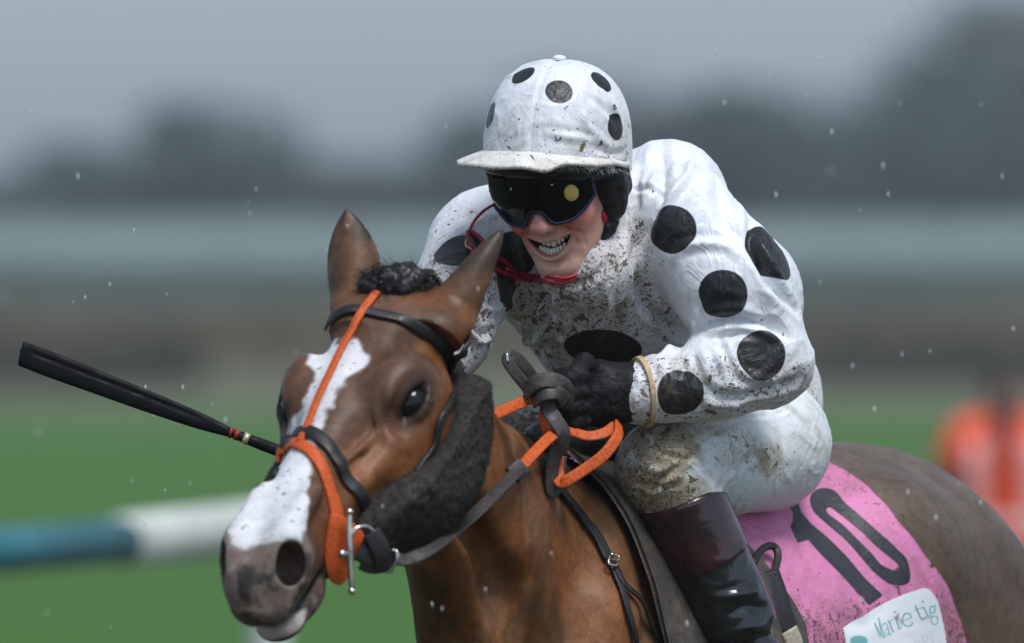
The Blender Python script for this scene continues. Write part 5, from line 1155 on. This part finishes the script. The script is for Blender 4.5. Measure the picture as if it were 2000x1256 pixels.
# ------------------------------------------------------------------ the course behind
def sheet(name, pts, mat, kind='structure'):
    return tag(mesh_obj(name, np.array(pts, float), [list(range(len(pts)))], mat, smooth=False), kind=kind)
g = NT('turf'); n = g.noise(0.8, 5); n2 = g.noise(0.06, 3)
c = g.mix(g.ramp(n, .3, .7), (.028, .112, .002), (.048, .148, .004)); c = g.mix(g.math('MULTIPLY', g.ramp(n2, .35, .65), .35), c, (.050, .110, .008)); g.set('Base Color', c); g.set('Roughness', .95); g.bump(g.noise(30, 3), .6, .05)
sheet('ground', [(-900, -60, 0), (900, -60, 0), (900, 2500, 0), (-900, 2500, 0)], g.m)
g = NT('rough_grass'); c = g.mix(g.ramp(g.noise(.25, 4), .3, .7), (.115, .110, .055), (.085, .105, .040)); g.set('Base Color', c); g.set('Roughness', 1.0); M_ROUGH = g.m
sheet('rough_grass', [(-300, 208, .004), (300, 208, .004), (300, 420, .004), (-300, 420, .004)], M_ROUGH)
g = NT('unseen_bounce_damper'); c = g.mix(g.ramp(g.noise(2.5, 5), .35, .65), (.045, .036, .024), (.050, .066, .022)); g.set('Base Color', c); g.set('Roughness', .8); g.bump(g.noise(9, 5), .8, .06)
sheet('unseen_bounce_damper', [(-60, -40, .006), (60, -40, .006), (60, 38, .006), (-60, 38, .006)], g.m)  # dark ground added out of view to cut green bounce from the grass
def quad_cloud(cs, size, rng):
    n = len(cs); a = rng.normal(0, 1, (n, 3)); a /= np.linalg.norm(a, axis=1)[:, None]; b = np.cross(a, rng.normal(0, 1, (n, 3))); b /= np.linalg.norm(b, axis=1)[:, None]
    s = size*rng.uniform(.6, 1.3, n)[:, None]; v = np.stack([cs-a*s-b*s*.6, cs+a*s-b*s*.6, cs+a*s+b*s*.6, cs-a*s+b*s*.6], 1).reshape(-1, 3)
    return v, np.arange(4*n).reshape(n, 4)
rng = np.random.default_rng(21)
M_BARK = mat_plain('bark', (.055, .045, .038), .9, nscale=3, bump=.3)
M_LEAF_HAZED = [mat_plain('hazed_foliage_%s' % k, c, .8, nscale=.6, var=.35, bump=0) for k, c in (('dark', (.070, .098, .102)), ('grey', (.085, .112, .114)), ('brown', (.088, .104, .100)))]  # distance haze put into the leaf colours: paler and bluer than leaves
def tree(x, y, h, wd, k, label):
    t = empty('tree', (x, y, 0), label, 'tree', 'trees along the far side of the course'); parts = [tube([(x, y, 0), (x+.1, y, h*.3), (x-.1, y, h*.62)], [h*.028, h*.02, h*.010], 8)]; cs = []
    for i in range(9):
        a = rng.uniform(0, 6.28); z0 = h*rng.uniform(.22, .55); e = V3(x+math.cos(a)*wd*rng.uniform(.4, .85), y+math.sin(a)*wd*rng.uniform(.4, .85), z0+h*rng.uniform(.15, .38)); parts.append(tube([(x, y, z0), ((x+e[0])/2, (y+e[1])/2, (z0+e[2])/2+.3), e], [h*.010, h*.007, h*.003], 5))
        for _ in range(3): cs.append((e+rng.normal(0, .5, 3), wd*rng.uniform(.28, .5)))
    cs.append((V3(x, y, h*.86), wd*.5)); cs.append((V3(x, y, h*.68), wd*.7))
    pts = np.concatenate([c+rng.normal(0, 1, (150, 3))*r*.55 for c, r in cs]); pts = pts[(pts[:, 2] < h) & (pts[:, 2] > h*.10)]
    mesh_obj('trunk', *join(*parts), M_BARK, t); v, f = quad_cloud(pts, .24, rng); mesh_obj('crown', v, f, M_LEAF_HAZED[k], t, smooth=False)
SC_ = lambda px, d: (px-1000)/FPX*(d+18)
spec = [(-60, 470, 8.2, 4.2, 0), (150, 480, 9.6, 3.6, 0), (300, 500, 8.6, 3.4, 1), (460, 465, 11.2, 3.8, 0), (620, 490, 9.0, 3.6, 2), (800, 510, 9.4, 3.8, 1), (960, 480, 11.0, 4.0, 0), (1100, 470, 12.5, 3.8, 2), (1280, 500, 10.4, 3.8, 1), (1430, 470, 11.6, 3.6, 0), (1580, 490, 12.4, 4.2, 0), (1730, 500, 10.0, 3.8, 1), (1870, 455, 13.2, 4.2, 0), (1990, 480, 16.5, 4.2, 2), (2100, 500, 15.0, 4.5, 0)]
words = ['leftmost tree of the far line, cut by the frame edge', 'dark tree second from the left in the far line', 'low grey tree third from the left in the far line', 'tall dark tree far left above the whip', 'brownish tree above the horse right ear', 'grey tree just left of the cap', 'dark tree directly behind the cap peak', 'brown tree rising right behind the cap', 'grey tree above the rider left shoulder', 'dark tree behind the rider back', 'broad dark tree right of the rider back', 'grey tree at the right of the far line', 'tall dark tree left of the tallest one', 'tallest brown tree at the right edge of the photo', 'dark tree beyond the tallest one, cut by the right edge']
for (px, d, h, wd, k), lb in zip(spec, words): tree(SC_(px, d), d, h, wd, k, lb)
# the wood that goes on beyond both ends of the tree line, one mass
wd_ = []
for i in range(46):
    x = rng.uniform(26, 170)*(1 if i % 2 else -1)*1.0; y = rng.uniform(470, 540); h = rng.uniform(7, 14); c0 = V3(x, y, h*.55); wd_.append(c0+rng.normal(0, 1, (900, 3))*[2.6, 2.2, h*.20])
wd_ = np.concatenate(wd_); wd_ = wd_[wd_[:, 2] > .2]; v, f = quad_cloud(wd_, .30, rng); tag(mesh_obj('far_woods', v, f, M_LEAF_HAZED[1], smooth=False), 'far woods going on beyond both ends of the tree line', 'woods', kind='stuff')
# long pale shed behind the hedge
shed = empty('long_shed', (0, 420, 0), 'long pale grey-green shed behind the brown hedge', 'shed'); M_SHED = mat_plain('shed_wall', (.19, .25, .23), .8, nscale=.4, var=.15, bump=0); M_ROOF = mat_plain('shed_roof', (.18, .24, .225), .7, nscale=.4, var=.15, bump=0)
def bx(x0, x1, y0, y1, z0, z1):
    v = np.array([(x, y, z) for x in (x0, x1) for y in (y0, y1) for z in (z0, z1)], float); return v, [[0, 1, 3, 2], [4, 6, 7, 5], [0, 4, 5, 1], [2, 3, 7, 6], [0, 2, 6, 4], [1, 5, 7, 3]]
mesh_obj('wall', *bx(-48, 48, 420, 430, 0, 4.3), M_SHED, shed, smooth=False)
mesh_obj('roof', np.array([(-48.6, 419.2, 4.1), (48.6, 419.2, 4.1), (48.6, 425, 5.4), (-48.6, 425, 5.4), (48.6, 430.8, 4.1), (-48.6, 430.8, 4.1), (-48.6, 419.2, 4.3), (48.6, 419.2, 4.3), (48.6, 425, 5.6), (-48.6, 425, 5.6), (48.6, 430.8, 4.3), (-48.6, 430.8, 4.3)]), [[6, 7, 8, 9], [9, 8, 10, 11], [0, 3, 2, 1], [3, 5, 4, 2], [0, 1, 7, 6], [4, 5, 11, 10], [0, 6, 9, 3], [3, 9, 11, 5], [1, 2, 8, 7], [2, 4, 10, 8]], M_ROOF, shed, smooth=False)
for i in range(12):
    x = -44+8*i; mesh_obj('door', *bx(x-1.2, x+1.2, 419.9, 420.05, 0, 2.6), mat_plain('shed_door', (.16, .22, .21), .7, nscale=.5, bump=0), shed, smooth=False)
# brown hedge and the birch fence before it
def hedge(name, x0, x1, y, h, dp, n, mat, label, cat):
    pts = np.stack([rng.uniform(x0, x1, n), rng.uniform(y, y+dp, n), h*rng.uniform(0, 1, n)**.75*(1+.06*np.sin(rng.uniform(x0, x1, n)))], 1); o = empty(name, ((x0+x1)/2, y, 0), label, cat, 'birch fences' if name == 'birch_fence' else None)
    v, f = quad_cloud(pts, .16, rng); mesh_obj('twigs', v, f, mat, o, smooth=False)
    v, f = bx(x0, x1, y+.25, y+dp-.25, 0, h*.80); mesh_obj('core', v, f, mat, o, smooth=False)
M_HED = mat_plain('hedge_brown', (.150, .115, .055), .95, nscale=.8, var=.4, bump=0); M_BIR = mat_plain('birch_brown', (.085, .066, .040), .95, nscale=.8, var=.4, bump=0)
hedge('hedge', -150, 150, 372, 2.5, 1.8, 70000, M_HED, 'long bare brown hedge across the course before the shed', 'hedge')
hedge('birch_fence', SC_(-60, 285), SC_(400, 285), 285, 1.15, 1.2, 4000, M_BIR, 'low brown birch fence far left above the whip', 'fence')
hedge('birch_fence', SC_(1560, 300), SC_(2080, 300), 300, 1.1, 1.2, 4000, M_BIR, 'low brown birch fence far right above the horse quarters', 'fence')
# running rail close behind the horse, white with a teal length
rail = empty('running_rail', (P(470, 1250, 12)[0], 12, 0), 'white running rail with a teal length, out of focus behind the horse', 'rail')
ra, rb = P(-260, 1096, 10.2), P(240, 1056, 12.0); dv = (rb-ra)/np.linalg.norm(rb-ra); rc = P(760, 1000, 14.2)
M_RT = mat_plain('rail_teal', (.020, .155, .185), .45, nscale=8, bump=.05); M_RW = mat_plain('rail_white', (.52, .55, .50), .45, nscale=8, var=.1, bump=.05)
mesh_obj('teal_rail', *tube([ra, rb], .058, 20), M_RT, rail); mesh_obj('white_rail', *tube([rb+dv*.002, rc], .070, 20), M_RW, rail)
for t in (.30,):
    q = P(522, 1018, 13.2); mesh_obj('post', *tube([q+V3(0, .02, -.05), q+V3(.0, .10, -.5), V3(q[0], q[1]+.25, 0)], [.055, .055, .055], 16), M_RW, rail)
mesh_obj('white_rail', *tube([ra-dv*7, ra-dv*.002], .064, 20), M_RW, rail); q = ra-dv*3.2; mesh_obj('post', *tube([q+V3(0, .02, -.05), q+V3(0, .10, -.5), V3(q[0], q[1]+.25, 0)], .045, 16), M_RW, rail)
# steward in an orange vest
Y_ = 32.0; bp = V3(SC_(1960, Y_), Y_, 0); steward = empty('person', bp, 'blurred person in an orange high visibility vest at the right edge', 'person'); W = SDF(); at = lambda x, y, z: bp+V3(x, y, z*.955)
W.ell(at(0, -.01, 1.60), (.078, .095, .115), None, 0); W.ell(at(0, -.105, 1.585), (.014, .018, .022), None, .02); W.cap(at(0, -.075, 1.53), at(0, -.06, 1.50), .04, .03, .03)
for s in (1, -1): W.ell(at(s*.03, -.095, 1.615), (.014, .010, .009), None, .01, 's'); W.ell(at(s*.08, 0, 1.60), (.012, .02, .03), None, .01)
W.cap(at(0, .01, 1.53), at(0, .02, 1.42), .055, .065, .03); W.loft([at(0, 0, .88), at(0, 0, 1.05), at(0, 0, 1.28), at(0, .01, 1.40)], [.16, .15, .185, .15], [.11, .11, .12, .09], (1, 0, 0), .05)
for s in (1, -1):
    W.chain([at(s*.19, .01, 1.38), at(s*.245, .0, 1.12), at(s*.23, -.10, .90)], [.062, .048, .036], .04); W.ell(at(s*.225, -.12, .84), (.028, .036, .05), None, .02)
    for k_ in range(4): W.chain([at(s*.225, -.145+.018*k_, .81), at(s*.225, -.15+.018*k_, .76), at(s*.212, -.14+.018*k_, .73)], [.009, .008, .007], .006)
    W.chain([at(s*.20, -.15, .85), at(s*.192, -.17, .80)], [.011, .009], .008)
    W.chain([at(s*.09, 0, .88), at(s*.105, -.01, .48), at(s*.11, .02, .09)], [.095, .068, .05], .04); W.chain([at(s*.11, .02, .05), at(s*.12, -.16, .04)], [.05, .04], .03)
v, q = W.mesh(.012); lz = (v-bp)/[1, 1, .955]; c = np.repeat(np.array([[.035, .034, .040]]), len(v), 0); c = mixc(c, [.22, .14, .11], sstep(lz[:, 2], 1.50, 1.53)); c = mixc(c, [.03, .026, .026], np.maximum(sstep(lz[:, 2], 1.605, 1.625), sstep(lz[:, 1], .0, .03)*sstep(lz[:, 2], 1.5, 1.54))); c = mixc(c, [.42, .26, .20], sstep(lz[:, 2], .88, .84)*sstep(np.abs(lz[:, 0]), .17, .19))
g = NT('steward_clothes'); g.set('Base Color', g.attr('col', 'Color')); g.set('Roughness', .8); mesh_obj('body', v, q, g.m, steward, attrs={'col': c})
Ve = SDF(); Ve.loft([at(0, 0, .82), at(0, 0, 1.05), at(0, 0, 1.28), at(0, .01, 1.40)], [.20, .19, .215, .17], [.145, .145, .15, .115], (1, 0, 0), 0)
for s in (1, -1): Ve.chain([at(s*.17, .01, 1.38), at(s*.215, .0, 1.28)], [.080, .076], .05)
Ve.op(lambda p: np.maximum(np.abs(p[:, 0]-bp[0])-.010-.16*np.clip(p[:, 2]-1.10, 0, 1), p[:, 1]-bp[1]), at(0, -.1, 1.2), .5, .01, 's'); Ve.cap(at(0, 0, 1.36), at(0, 0, 1.6), .085, .085, .01, 's')
v, q = Ve.mesh(.012); vest = mesh_obj('vest', v, q, mat_plain('vest_orange', (.80, .085, .025), .6, nscale=8, var=.15), steward)
for s in (1, -1):
    pth = Ve.snap(np.array([at(s*.115, -.13, z) for z in np.linspace(.86, 1.36, 12)]), 3, .004); mesh_obj('reflective_band', *ribbon(pth, V3(0, -1, .1), .085, .003), mat_plain('reflective', (.78, .42, .40), .5, nscale=20, var=.1), vest)
pth = np.array([at(.205*math.cos(a), .155*math.sin(a), .98) for a in np.linspace(-.2-math.pi, .2, 30)]); mesh_obj('reflective_band', *ribbon(pth, (pth-at(0, 0, .98))/np.linalg.norm(pth-at(0, 0, .98), axis=1)[:, None], .06, .003), mat_plain('reflective2', (.78, .42, .40), .5, nscale=20, var=.1), vest)
# sleet in the air
rng2 = np.random.default_rng(77); parts = []
spots = [(228, 684), (152, 345), (326, 575), (500, 370), (870, 248), (1013, 100), (1828, 1012), (1957, 345), (1916, 205), (1665, 715), (1816, 686), (1979, 642), (1708, 800), (284, 757), (357, 757), (258, 940), (60, 220), (578, 688), (700, 60), (1400, 100), (1575, 185), (1735, 380), (844, 1180), (216, 1225), (92, 1198), (440, 820), (1680, 410)]
spots += [(rng2.uniform(0, 2000), rng2.uniform(0, 1250)) for _ in range(45)]
for px, py in spots:
    y = rng2.uniform(-1.6, .9) if rng2.random() < .7 else rng2.uniform(-4, 3); y = min(y, -1.25) if 400 < px else y; L = rng2.uniform(.0022, .0050); v, f = ball((0, 0, 0), (L*.30, L*.30, L), None, 6, 4); parts.append((v+P(px, py, y)+[0, 0, 0], f))
g = NT('sleet'); g.set('Base Color', (.85, .88, .9, 1)); g.set('Roughness', .2); g.set('Transmission Weight', .25)
tag(mesh_obj('sleet', *join(*parts), g.m), 'fine white sleet falling through the air', 'sleet', kind='stuff')
# damp air
g = NT('damp_air'); g.t.nodes.remove(g.b); pv_ = g.n('ShaderNodeVolumePrincipled'); pv_.inputs['Density'].default_value = .00042; pv_.inputs['Color'].default_value = (.90, .99, 1.0, 1); pv_.inputs['Anisotropy'].default_value = .2
g.link(pv_.outputs[0], g.t.nodes['Material Output'].inputs['Volume'])
v, f = bx(-190, 190, -24, 640, -1.0, 26); hz = tag(mesh_obj('haze', v, f, g.m, smooth=False), 'thin wet haze over the whole course', 'haze', kind='stuff')
print('all', time.time()-T0)
